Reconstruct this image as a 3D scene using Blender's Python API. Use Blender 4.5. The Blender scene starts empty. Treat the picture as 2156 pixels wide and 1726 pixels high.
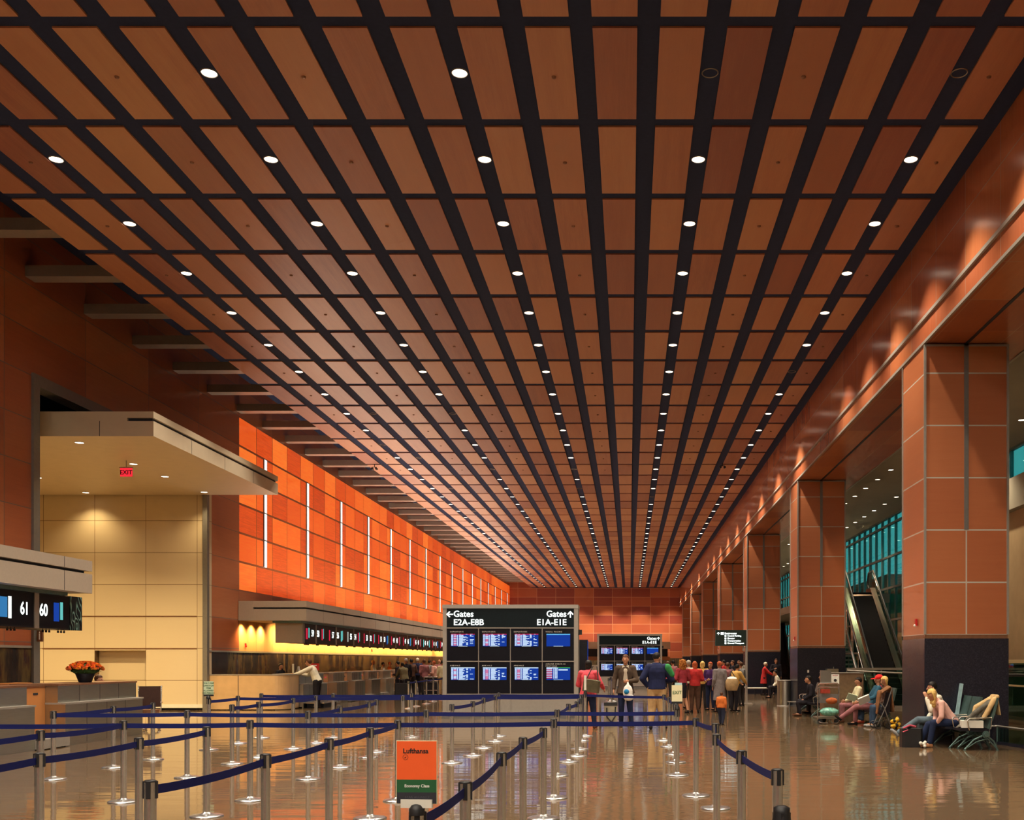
import bpy, math, random
from mathutils import Vector, Matrix
import numpy as np

random.seed(7)
SC = bpy.context.scene
COL = SC.collection
PI = math.pi
# ---------------------------------------------------------------- camera
W_PX, H_PX, F_PX = 2156.0, 1726.0, 2170.0
VX, VY, EYE = 1325.5, 1391.0, 1.685
cam_d = bpy.data.cameras.new('camera')
cam_d.sensor_fit = 'HORIZONTAL'
cam_d.sensor_width = 36.0
cam_d.lens = 36.0 * F_PX / W_PX
cam_d.shift_x = (W_PX / 2 - VX) / W_PX
cam_d.shift_y = (VY - H_PX / 2) / W_PX
cam_d.clip_end = 400
cam = bpy.data.objects.new('camera', cam_d)
cam.location = (0, 0, EYE)
cam.rotation_euler = (PI / 2, 0, 0)
COL.objects.link(cam)
SC.camera = cam
# ---------------------------------------------------------------- colour management, cycles
SC.view_settings.view_transform = 'Standard'
SC.view_settings.look = 'None'
SC.view_settings.gamma = 1.0
SC.view_settings.use_curve_mapping = False
SC.view_settings.exposure = 0.0
cy = SC.cycles
cy.max_bounces = 4
cy.diffuse_bounces = 3
cy.glossy_bounces = 2
cy.use_adaptive_sampling = True
cy.adaptive_threshold = 0.09
cy.adaptive_min_samples = 10
cy.transmission_bounces = 5
cy.transparent_max_bounces = 6
cy.use_denoising = True
cy.sample_clamp_indirect = 5.0
cy.caustics_reflective = False
cy.caustics_refractive = False
try:
    cy.use_light_tree = True
except Exception:
    pass
# ---------------------------------------------------------------- world: blue-green dusk outside the glass
world = bpy.data.worlds.new('dusk_sky')
SC.world = world
world.use_nodes = True
_n = world.node_tree.nodes['Background']
_n.inputs[0].default_value = (0.20, 0.52, 0.56, 1)
_n.inputs[1].default_value = 1.1
# ---------------------------------------------------------------- light helpers
DL_POWER = 930.0      # main hall downlights
def spot(loc, power, size=94, blend=0.75, col=(1.0, 0.87, 0.68), aim=(0, 0, -1), r=0.08):
    d = bpy.data.lights.new('spot_lamp', 'SPOT')
    d.energy = power; d.color = col; d.spot_size = math.radians(size); d.spot_blend = blend
    d.shadow_soft_size = r
    o = bpy.data.objects.new('spot_lamp', d)
    o.location = loc
    o.rotation_euler = Vector(aim).to_track_quat('-Z', 'Y').to_euler()
    COL.objects.link(o)
    return o
def area(loc, sx, sy, power, col=(1.0, 0.8, 0.55), aim=(0, 0, -1), spread=180):
    d = bpy.data.lights.new('area_lamp', 'AREA')
    d.energy = power; d.color = col; d.shape = 'RECTANGLE'; d.size = sx; d.size_y = sy
    d.spread = math.radians(spread)
    o = bpy.data.objects.new('area_lamp', d)
    o.location = loc
    o.rotation_euler = (0, math.atan2(-aim[0], -aim[2]), 0)      # long side stays along the hall
    COL.objects.link(o)
    return o

# ---------------------------------------------------------------- scene constants (metres)
CEIL = 10.41
XL, XR = -14.395, 6.02
YB = 123.7
ROWS_X = [-10.01, -6.26, -2.53, 1.20, 4.91]
BAY, DL0 = 2.643, 15.35
def wx(px, z): return (px - VX) * z / F_PX          # survey notes -> metres
def wh(py, z): return EYE + (VY - py) * z / F_PX

# main hall lamps: one at every ceiling downlight
OFF = {(3, 0), (4, 0), (4, 6), (1, 8), (0, 10), (1, 12), (2, 12), (2, 14), (3, 15), (2, 22)}
for ri, X in enumerate(ROWS_X):
    for n in range(-2, 41):
        if (ri, n) in OFF and n > 0: continue
        if (n > 6 and n % 2) or (n > 24 and n % 4): continue
        spot((X, DL0 + BAY * n, CEIL - 0.03), DL_POWER * (4 if n > 24 else 2 if n > 6 else 1) * (1.05 if n < 8 else 1.0))
# added wide fill spots behind the camera, brightening surfaces that face it
for X in (-9.0, -5.0, -1.5, 2.5):
    for Y in (-12.0, -5.0, 2.0):
        spot((X, Y, CEIL - 0.03), 1250, 165, 0.5, (1.0, 0.88, 0.72), (0, 0.25, -1), 0.25)
# canopy downlights over the stone recess
CAN_L = [(-14.2, 26.6), (-14.2, 29.5), (-14.2, 31.5), (-14.2, 34.4), (-18.2, 31.7), (-18.2, 34.5), (-18.2, 28.6), (-22.2, 34.5), (-22.2, 31.5), (-22.2, 28.5)]
for X, Y in CAN_L:
    spot((X, Y, 7.28), 170 if Y > 33 else 1700, 120, 0.8, (1.0, 0.74, 0.36))
# slot lamps above the maple band, under the check-in canopy
for y in (38.2, 39.2, 40.2):
    spot((-14.12, y, 3.12), 260, 130, 0.9, (1.0, 0.66, 0.24), (-0.12, 0, -1), 0.05)
area((-13.75, 58.3, 3.08), 0.12, 34.0, 1250, (1.0, 0.60, 0.22), (-1, 0, -0.9), 110)
area((-13.75, 93.0, 3.08), 0.12, 34.0, 1250, (1.0, 0.60, 0.22), (-1, 0, -0.9), 110)
# cove uplights lying on top of the check-in canopies and the flight boards
UPC = (1.0, 0.80, 0.60)
area((-13.0, 58.0, 3.93), 1.2, 38.0, 2500, UPC, (0.35, 0, 1))
area((-13.0, 98.0, 3.93), 1.2, 38.0, 2500, UPC, (0.35, 0, 1))
# concourse beyond the columns
for i in range(9):
    spot((9.05, 26.4 + 7.6 * i, 8.25), 520, 120, 0.8, (1.0, 0.78, 0.5))
    spot((10.77, 24.5 + 7.6 * i, 8.25), 520, 120, 0.8, (1.0, 0.78, 0.5))
for i in range(3):
    spot((9.05, 2.4 + 7.6 * i, 8.25), 120, 120, 0.8, (1.0, 0.78, 0.5))

# ---------------------------------------------------------------- node helpers
class NT:
    def __init__(s, name):
        s.m = bpy.data.materials.new(name); s.m.use_nodes = True
        s.t = s.m.node_tree; s.t.nodes.clear()
        s.out = s.t.nodes.new('ShaderNodeOutputMaterial')
    def n(s, typ, **kw):
        x = s.t.nodes.new(typ)
        for k, v in kw.items(): setattr(x, k, v)
        return x
    def put(s, sock, v):
        if isinstance(v, bpy.types.NodeSocket): s.t.links.new(v, sock)
        elif v is not None: sock.default_value = v
    def M(s, op, a, b=None, c=None):
        x = s.n('ShaderNodeMath', operation=op)
        s.put(x.inputs[0], a)
        if b is not None: s.put(x.inputs[1], b)
        if c is not None: s.put(x.inputs[2], c)
        return x.outputs[0]
    def coords(s, kind='Object'):
        tc = s.n('ShaderNodeTexCoord')
        sp = s.n('ShaderNodeSeparateXYZ'); s.t.links.new(tc.outputs[kind], sp.inputs[0])
        return tc.outputs[kind], sp.outputs
    def vec(s, x, y, z):
        c = s.n('ShaderNodeCombineXYZ')
        for i, v in enumerate((x, y, z)): s.put(c.inputs[i], v)
        return c.outputs[0]
    def noise(s, v, scale, detail=3.0, rough=0.5):
        x = s.n('ShaderNodeTexNoise'); s.put(x.inputs['Vector'], v)
        x.inputs['Scale'].default_value = scale; x.inputs['Detail'].default_value = detail
        x.inputs['Roughness'].default_value = rough
        return x.outputs[0]
    def white(s, v):
        x = s.n('ShaderNodeTexWhiteNoise', noise_dimensions='3D'); s.put(x.inputs['Vector'], v)
        return x.outputs[0]
    def ramp(s, f, stops, interp='LINEAR'):
        x = s.n('ShaderNodeValToRGB'); s.put(x.inputs[0], f)
        cr = x.color_ramp; cr.interpolation = interp
        while len(cr.elements) > 1: cr.elements.remove(cr.elements[-1])
        cr.elements[0].position = stops[0][0]; cr.elements[0].color = (*stops[0][1], 1)
        for p, c in stops[1:]:
            e = cr.elements.new(p); e.color = (*c, 1)
        return x.outputs[0]
    def mix(s, f, a, b, mode='MIX'):
        x = s.n('ShaderNodeMix', data_type='RGBA', blend_type=mode)
        s.put(x.inputs[0], f)
        s.put(x.inputs[6], a if isinstance(a, bpy.types.NodeSocket) else (*a, 1))
        s.put(x.inputs[7], b if isinstance(b, bpy.types.NodeSocket) else (*b, 1))
        return x.outputs[2]
    def bump(s, h, strength, dist):
        x = s.n('ShaderNodeBump'); s.put(x.inputs['Height'], h)
        x.inputs['Strength'].default_value = strength; x.inputs['Distance'].default_value = dist
        return x.outputs[0]
    def principled(s, base, rough=0.5, metal=0.0, normal=None, spec=None, emit=None, estr=0.0, coat=None):
        p = s.n('ShaderNodeBsdfPrincipled')
        s.put(p.inputs['Base Color'], base if isinstance(base, bpy.types.NodeSocket) else (*base, 1))
        s.put(p.inputs['Roughness'], rough); s.put(p.inputs['Metallic'], metal)
        if normal is not None: s.put(p.inputs['Normal'], normal)
        if spec is not None: p.inputs['Specular IOR Level'].default_value = spec
        if coat is not None: p.inputs['Coat Weight'].default_value = coat; p.inputs['Coat Roughness'].default_value = 0.12
        if emit is not None:
            s.put(p.inputs['Emission Color'], emit if isinstance(emit, bpy.types.NodeSocket) else (*emit, 1))
            s.put(p.inputs['Emission Strength'], estr)
        s.t.links.new(p.outputs[0], s.out.inputs[0])
        return s.m

def plain(name, col, rough=0.5, metal=0.0, spec=None, var=0.12, scale=14.0):
    k = NT(name); v, _ = k.coords()
    nz = k.noise(v, scale, 3)
    c = k.ramp(nz, [(0.3, tuple(x * (1 - var) for x in col)), (0.7, tuple(min(1, x * (1 + var)) for x in col))])
    return k.principled(c, rough, metal, spec=spec)
def glow(name, col, strength):
    k = NT(name); e = k.n('ShaderNodeEmission')
    e.inputs[0].default_value = (*col, 1); e.inputs[1].default_value = strength
    k.t.links.new(e.outputs[0], k.out.inputs[0])
    return k.m

def cells(k, sp, au, pu, ou, av, pv, ov):
    U = k.M('DIVIDE', k.M('SUBTRACT', sp[au], ou), pu)
    V = k.M('DIVIDE', k.M('SUBTRACT', sp[av], ov), pv)
    fu, fv = k.M('FLOOR', U), k.M('FLOOR', V)
    du = k.M('MULTIPLY', k.M('SUBTRACT', 0.5, k.M('ABSOLUTE', k.M('SUBTRACT', k.M('FRACT', U), 0.5))), pu)
    dv = k.M('MULTIPLY', k.M('SUBTRACT', 0.5, k.M('ABSOLUTE', k.M('SUBTRACT', k.M('FRACT', V), 0.5))), pv)
    return fu, fv, du, dv
def grain(k, sp, au, av, cell, fine=1.0, axis='U'):
    # stretched noise along one direction, shifted per cell
    s = (1.0, 16.0) if axis == 'U' else (16.0, 1.0)
    v = k.vec(k.M('MULTIPLY', sp[au], s[0]), k.M('MULTIPLY', sp[av], s[1]), k.M('MULTIPLY', cell, 37.0))
    a = k.noise(v, 0.9 * fine, 4, 0.6)
    b = k.noise(v, 5.0 * fine, 3, 0.6)
    return k.M('ADD', k.M('MULTIPLY', a, 0.65), k.M('MULTIPLY', b, 0.35))
RED = [(0.0, (0.27, 0.062, 0.030)), (0.35, (0.36, 0.100, 0.042)), (0.7, (0.44, 0.140, 0.055)), (1.0, (0.52, 0.20, 0.085))]
def wood_grid(name, au, pu, ou, av, pv, ov, line=0.018, linecol=(0.42, 0.40, 0.37), pal=RED, rough=0.3, axis='U', var=0.55, lu=True, lv=True, spec=0.5, bright=1.0):
    k = NT(name); v, sp = k.coords()
    fu, fv, du, dv = cells(k, sp, au, pu, ou, av, pv, ov)
    w = k.white(k.vec(fu, fv, 3.0))
    g = grain(k, sp, au, av, w, 1.0, axis)
    f = k.M('ADD', k.M('MULTIPLY', w, var), k.M('MULTIPLY', g, 1.0 - var))
    pal2 = [(p, tuple(min(1, x * bright) for x in c)) for p, c in pal]
    c = k.ramp(f, [(0.12 + 0.76 * p, cc) for p, cc in pal2])
    if lu and lv: d = k.M('MINIMUM', du, dv)
    else: d = du if lu else dv
    ln = k.M('LESS_THAN', d, line * 0.5)
    c = k.mix(ln, c, linecol)
    return k.principled(c, rough, 0.0, spec=spec)
# ---------------------------------------------------------------- materials
M = {}
def metal(name, col, rough, aniso=(1.0, 1.0, 60.0), var=0.15):
    k = NT(name); v, sp = k.coords()
    vv = k.vec(k.M('MULTIPLY', sp[0], aniso[0]), k.M('MULTIPLY', sp[1], aniso[1]), k.M('MULTIPLY', sp[2], aniso[2]))
    nz = k.noise(vv, 4, 2)
    c = k.ramp(nz, [(0.3, tuple(x * (1 - var) for x in col)), (0.7, col)])
    return k.principled(c, rough, 1.0)
M['steel'] = metal('brushed_steel', (0.60, 0.60, 0.52), 0.30)
M['chrome'] = metal('polished_steel', (0.86, 0.87, 0.87), 0.20, (1, 1, 6), 0.05)
M['skirt'] = metal('brown_brushed_metal', (0.26, 0.19, 0.15), 0.25)
M['alu'] = plain('grey_metal_panel', (0.36, 0.33, 0.29), 0.38, 0.35, var=0.04)
M['alu_dark'] = plain('grey_metal_frame', (0.20, 0.19, 0.18), 0.4, 0.4, var=0.05)
M['fascia'] = plain('champagne_metal_fascia', (0.50, 0.43, 0.35), 0.42, 0.15, var=0.03)
M['groove'] = plain('groove_black', (0.012, 0.013, 0.022), 0.6)
M['void'] = plain('plenum_navy', (0.030, 0.042, 0.100), 0.9, spec=0.1, var=0.05)
M['black'] = plain('black_panel', (0.012, 0.012, 0.018), 0.4, spec=0.25)
M['rubber'] = plain('black_rubber', (0.012, 0.012, 0.014), 0.45)
M['pole'] = plain('satin_steel_tube', (0.80, 0.82, 0.83), 0.21, 0.93, var=0.02)
M['navy'] = plain('navy_belt', (0.007, 0.012, 0.105), 0.75, spec=0.2, var=0.06)
M['teal_paint'] = plain('teal_grey_metal', (0.12, 0.20, 0.19), 0.35, 0.6)
M['bronze'] = plain('bronze_trim', (0.22, 0.10, 0.05), 0.4, 0.3)
M['beige'] = plain('beige_plaster', (0.42, 0.32, 0.19), 0.8, var=0.05, scale=3)
M['grey_ceiling'] = plain('grey_soffit', (0.30, 0.29, 0.24), 0.8, var=0.03, scale=2)
M['white_paint'] = plain('white_card', (0.72, 0.70, 0.62), 0.6, var=0.03)
M['glass_dark'] = plain('dark_display_glass', (0.007, 0.007, 0.012), 0.3, spec=0.15)
M['lens'] = glow('lamp_lens_glow', (1.0, 0.86, 0.66), 7.0)
M['lens_off'] = plain('unlit_lens', (0.10, 0.12, 0.13), 0.3)
M['strip'] = glow('white_tube_glow', (0.93, 1.0, 0.93), 1.35)
M['txt'] = glow('lit_lettering', (0.93, 1.0, 0.95), 1.6)
M['txt_dim'] = glow('dim_lettering', (0.8, 0.9, 0.8), 0.5)
M['green_glow'] = glow('green_sign_halo', (0.01, 0.11, 0.04), 0.5)
M['exit_red'] = glow('exit_sign_red', (1.0, 0.03, 0.05), 1.0)
M['exit_ink'] = plain('exit_sign_dark_red', (0.12, 0.004, 0.006), 0.5)
M['scr_blue'] = glow('screen_blue', (0.010, 0.045, 0.33), 1.0)
M['scr_white'] = glow('screen_white', (0.62, 0.78, 1.0), 1.1)
M['scr_pink'] = glow('screen_pink', (0.85, 0.24, 0.36), 1.0)
M['scr_red'] = glow('screen_red', (0.62, 0.02, 0.05), 1.0)
M['scr_cyan'] = glow('screen_cyan', (0.12, 0.45, 0.80), 1.0)
M['scr_green'] = glow('screen_green', (0.05, 0.45, 0.12), 1.0)
M['logo_blue'] = glow('logo_blue', (0.012, 0.055, 0.36), 1.0)
M['logo_teal'] = glow('logo_teal', (0.14, 0.55, 0.52), 1.0)
M['logo_red'] = glow('logo_red', (0.55, 0.02, 0.05), 1.0)
M['logo_sky'] = glow('logo_sky', (0.04, 0.20, 0.45), 1.0)
M['orange'] = plain('orange_placard', (0.90, 0.115, 0.018), 0.5, var=0.02)
M['green_card'] = plain('green_placard', (0.012, 0.10, 0.032), 0.5, var=0.03)
M['charcoal_card'] = plain('charcoal_placard', (0.022, 0.024, 0.035), 0.5)
M['ink'] = plain('black_ink', (0.008, 0.006, 0.005), 0.6)
M['ink_white'] = plain('white_ink', (0.85, 0.85, 0.8), 0.6)
M['ink_grey'] = plain('grey_ink', (0.07, 0.07, 0.09), 0.6)
M['card_green'] = plain('pale_green_card', (0.55, 0.66, 0.46), 0.6, var=0.03)
M['card_cream'] = plain('cream_card', (0.72, 0.66, 0.42), 0.6, var=0.03)
M['card_blue'] = plain('pale_blue_card', (0.38, 0.58, 0.62), 0.6)
M['red'] = plain('alarm_red', (0.5, 0.012, 0.012), 0.4)
M['porcelain'] = plain('white_plastic', (0.8, 0.78, 0.74), 0.3)

# floor: polished terrazzo
k = NT('polished_terrazzo'); v, sp = k.coords()
f1 = k.noise(v, 90, 2, 0.7); f2 = k.noise(v, 0.35, 3)
c = k.ramp(f1, [(0.35, (0.095, 0.060, 0.033)), (0.5, (0.150, 0.097, 0.054)), (0.68, (0.225, 0.152, 0.088))])
c = k.mix(k.M('MULTIPLY', f2, 0.35), c, (0.12, 0.075, 0.04))
U = k.M('ABSOLUTE', k.M('SUBTRACT', k.M('FRACT', k.M('DIVIDE', sp[0], 3.3)), 0.5))
V = k.M('ABSOLUTE', k.M('SUBTRACT', k.M('FRACT', k.M('DIVIDE', sp[1], 5.286)), 0.5))
ln = k.M('LESS_THAN', k.M('MINIMUM', U, V), 0.0012)
c = k.mix(ln, c, (0.12, 0.08, 0.05))
hb = k.noise(k.vec(k.M('MULTIPLY', sp[0], 0.45), k.M('MULTIPLY', sp[1], 2.0), 0), 1.3, 3, 0.5)
hb2 = k.noise(v, 7.0, 2, 0.5)
hh = k.M('ADD', k.M('MULTIPLY', hb, 0.0055), k.M('MULTIPLY', hb2, 0.00035))
bn = k.bump(hh, 1.0, 1.0)
M['floor'] = k.principled(c, 0.06, 0.0, bn, spec=1.0)

# ceiling wood panels: tone per panel, grain along the hall
PP, PX0 = 0.932, 5.39 + 0.466
k = NT('cherry_ceiling_panel'); v, sp = k.coords()
fu, fv, du, dv = cells(k, sp, 0, PP, PX0, 1, BAY, 14.09)
w = k.white(k.vec(fu, fv, 1.0)); w2 = k.white(k.vec(fu, fv, 8.0))
g = grain(k, sp, 1, 0, w2, 0.5)
gs = k.M('MULTIPLY', k.M('SUBTRACT', g, 0.5), k.M('ADD', 0.25, k.M('MULTIPLY', w2, 0.9)))
f = k.M('ADD', w, gs)
c = k.ramp(f, [(0.0, (0.30, 0.105, 0.075)), (0.3, (0.385, 0.150, 0.092)), (0.6, (0.46, 0.195, 0.108)), (1.0, (0.53, 0.255, 0.135))])
M['ceil_wood'] = k.principled(c, 0.42, spec=0.35)

LINE = (0.50, 0.46, 0.40)
M['wood_wall_l'] = wood_grid('cherry_wall_panel_side', 1, 3.565, 37.98, 2, 1.0706, 4.275, 0.022, (0.16, 0.12, 0.11), rough=0.30)
M['wood_back'] = wood_grid('cherry_wall_panel_back', 0, 2.27, -13.4, 2, 1.08, 10.4, 0.05, (0.55, 0.25, 0.13), pal=[(0.0, (0.22, 0.036, 0.022)), (0.4, (0.32, 0.062, 0.028)), (1.0, (0.46, 0.13, 0.045))], rough=0.32, var=0.7)
M['wood_bulk'] = wood_grid('cherry_bulkhead_panel', 1, 1.762, 16.72, 2, 1.09, 9.74, 0.016, (0.34, 0.25, 0.19), rough=0.22, axis='V', var=0.45, bright=1.0)
M['wood_soffit'] = wood_grid('cherry_soffit_panel', 1, 1.762, 16.72, 0, 0.72, 6.85, 0.014, (0.45, 0.28, 0.18), rough=0.3, bright=1.05)
PALC = [(0.0, (0.40, 0.115, 0.045)), (0.5, (0.46, 0.150, 0.060)), (1.0, (0.52, 0.195, 0.080))]
M['col_front'] = wood_grid('cherry_column_front', 0, 0.842, 0.0, 2, 1.065, 2.22, 0.029, LINE, pal=PALC, rough=0.34, var=0.55)
M['col_side'] = wood_grid('cherry_column_side', 1, 1.684, 0.0, 2, 1.065, 2.22, 0.029, LINE, pal=PALC, rough=0.30, var=0.5)
PALM = [(0.0, (0.66, 0.34, 0.13)), (1.0, (0.78, 0.44, 0.19))]
M['maple'] = wood_grid('maple_band', 1, 0.89, 37.98, 2, 5.0, 0.0, 0.02, (0.25, 0.12, 0.05), pal=PALM, rough=0.4, lv=False)
M['wood_counter'] = wood_grid('amber_wood_counter', 1, 5.0, 0, 2, 5.0, 0, 0.0, (0.2, 0.1, 0.05), pal=[(0, (0.52, 0.19, 0.05)), (1, (0.66, 0.27, 0.08))], rough=0.28, axis='V')
M['cream'] = wood_grid('cream_stone_panel', 0, 1.745, -14.74, 2, 1.0885, 1.02, 0.016, (0.20, 0.13, 0.07), pal=[(0, (0.60, 0.49, 0.33)), (1, (0.64, 0.53, 0.36))], rough=0.6, spec=0.3)
M['cream_y'] = wood_grid('cream_stone_side', 1, 1.745, 0.6, 2, 1.0885, 1.02, 0.016, (0.20, 0.13, 0.07), pal=[(0, (0.60, 0.49, 0.33)), (1, (0.64, 0.53, 0.36))], rough=0.6, spec=0.3)
M['canopy'] = plain('cream_canopy_metal', (0.60, 0.50, 0.36), 0.5, 0.1, var=0.03, scale=3)
M['maple_counter'] = plain('pale_maple_counter', (0.58, 0.38, 0.20), 0.3, var=0.08, scale=3)

# granite wainscot, coloured reflections painted in as brown and teal streaks
k = NT('dark_granite_reflections'); v, sp = k.coords()
vv = k.vec(k.M('MULTIPLY', sp[0], 1.0), k.M('MULTIPLY', sp[1], 1.0), k.M('MULTIPLY', sp[2], 0.25))
nz = k.noise(vv, 1.6, 6, 0.65)
c = k.ramp(nz, [(0.30, (0.010, 0.014, 0.020)), (0.46, (0.035, 0.024, 0.020)), (0.56, (0.11, 0.075, 0.030)), (0.64, (0.05, 0.02, 0.02)), (0.74, (0.02, 0.09, 0.10))])
M['granite'] = k.principled(c, 0.22, spec=0.3)
k = NT('black_speckled_granite'); v, sp = k.coords()
nz = k.noise(v, 40, 3, 0.7)
c = k.ramp(nz, [(0.45, (0.012, 0.013, 0.024)), (0.68, (0.028, 0.028, 0.044))])
M['granite_black'] = k.principled(c, 0.22, spec=0.45)

# back-lit translucent wood wall
k = NT('backlit_orange_veneer'); v, sp = k.coords()
fu, fv, du, dv = cells(k, sp, 1, 1.7825, 37.98, 2, 1.0706, 4.275)
w = k.white(k.vec(fu, fv, 5.0)); w2 = k.white(k.vec(fu, fv, 9.0))
g = grain(k, sp, 1, 2, w2, 1.3)
f = k.M('ADD', k.M('MULTIPLY', w, 0.38), k.M('MULTIPLY', g, 0.66))
c = k.ramp(f, [(0.18, (0.28, 0.016, 0.004)), (0.40, (0.58, 0.050, 0.006)), (0.60, (0.80, 0.105, 0.011)), (0.85, (0.98, 0.24, 0.03))])
ln = k.M('MAXIMUM', k.M('LESS_THAN', du, 0.024), k.M('LESS_THAN', dv, 0.040))
c = k.mix(ln, c, (0.055, 0.013, 0.006))
M['backlit'] = k.principled((0.25, 0.07, 0.02), 0.35, emit=c, estr=1.0, spec=0.3)

# glass
def glassmat(name, tint, gloss=0.12, rough=0.02):
    k = NT(name)
    a = k.n('ShaderNodeBsdfTransparent'); a.inputs[0].default_value = (*tint, 1)
    b = k.n('ShaderNodeBsdfGlossy'); b.inputs['Roughness'].default_value = rough; b.inputs[0].default_value = (0.9, 0.95, 0.95, 1)
    fr = k.n('ShaderNodeFresnel'); fr.inputs[0].default_value = 1.5
    mx = k.n('ShaderNodeMixShader')
    f = k.M('ADD', k.M('MULTIPLY', fr.outputs[0], 0.30), gloss)
    k.t.links.new(f, mx.inputs[0]); k.t.links.new(a.outputs[0], mx.inputs[1]); k.t.links.new(b.outputs[0], mx.inputs[2])
    k.t.links.new(mx.outputs[0], k.out.inputs[0])
    return k.m
M['glass_teal'] = glassmat('teal_window_glass', (0.45, 0.85, 0.82), 0.05)
M['glass_clear'] = glassmat('balustrade_glass', (0.60, 0.80, 0.72), 0.05)
k = NT('ribbed_step_metal'); v, sp = k.coords()
rb = k.M('SINE', k.M('MULTIPLY', sp[0], 420.0))
c = k.mix(k.M('GREATER_THAN', rb, 0.0), (0.010, 0.010, 0.014), (0.028, 0.028, 0.034))
M['step'] = k.principled(c, 0.5, 0.3)
k = NT('metal_painted_reflections'); v, sp = k.coords()
nz = k.noise(k.vec(k.M('MULTIPLY', sp[1], 2.0), k.M('MULTIPLY', sp[2], 1.0), 0), 2.0, 1, 0.3)
wv = k.M('SINE', k.M('MULTIPLY', nz, 46.0))
c = k.ramp(wv, [(0.0, (0.02, 0.03, 0.035)), (0.5, (0.10, 0.20, 0.18)), (0.95, (0.35, 0.62, 0.56))])  # green reflections painted into the metal colour as wavy bands
M['reflect_metal'] = k.principled(c, 0.25, 0.7)
def cloth(name, col, var=0.22, rough=0.85, scale=9.0):
    return plain(name, col, rough, 0, 0.2, var, scale)

# ---------------------------------------------------------------- scratch scene: modifiers and text are baked there
SCRATCH = bpy.data.scenes.new('scratch')
def bake(data, mods=()):
    o = bpy.data.objects.new('tmp_object', data); SCRATCH.collection.objects.link(o)
    for typ, kw in mods:
        m = o.modifiers.new('m', typ)
        for a, b_ in kw.items(): setattr(m, a, b_)
    vl = SCRATCH.view_layers[0]
    with bpy.context.temp_override(scene=SCRATCH, view_layer=vl):
        dg = bpy.context.evaluated_depsgraph_get()
        me = bpy.data.meshes.new_from_object(o.evaluated_get(dg))
    bpy.data.objects.remove(o)
    return me
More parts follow.
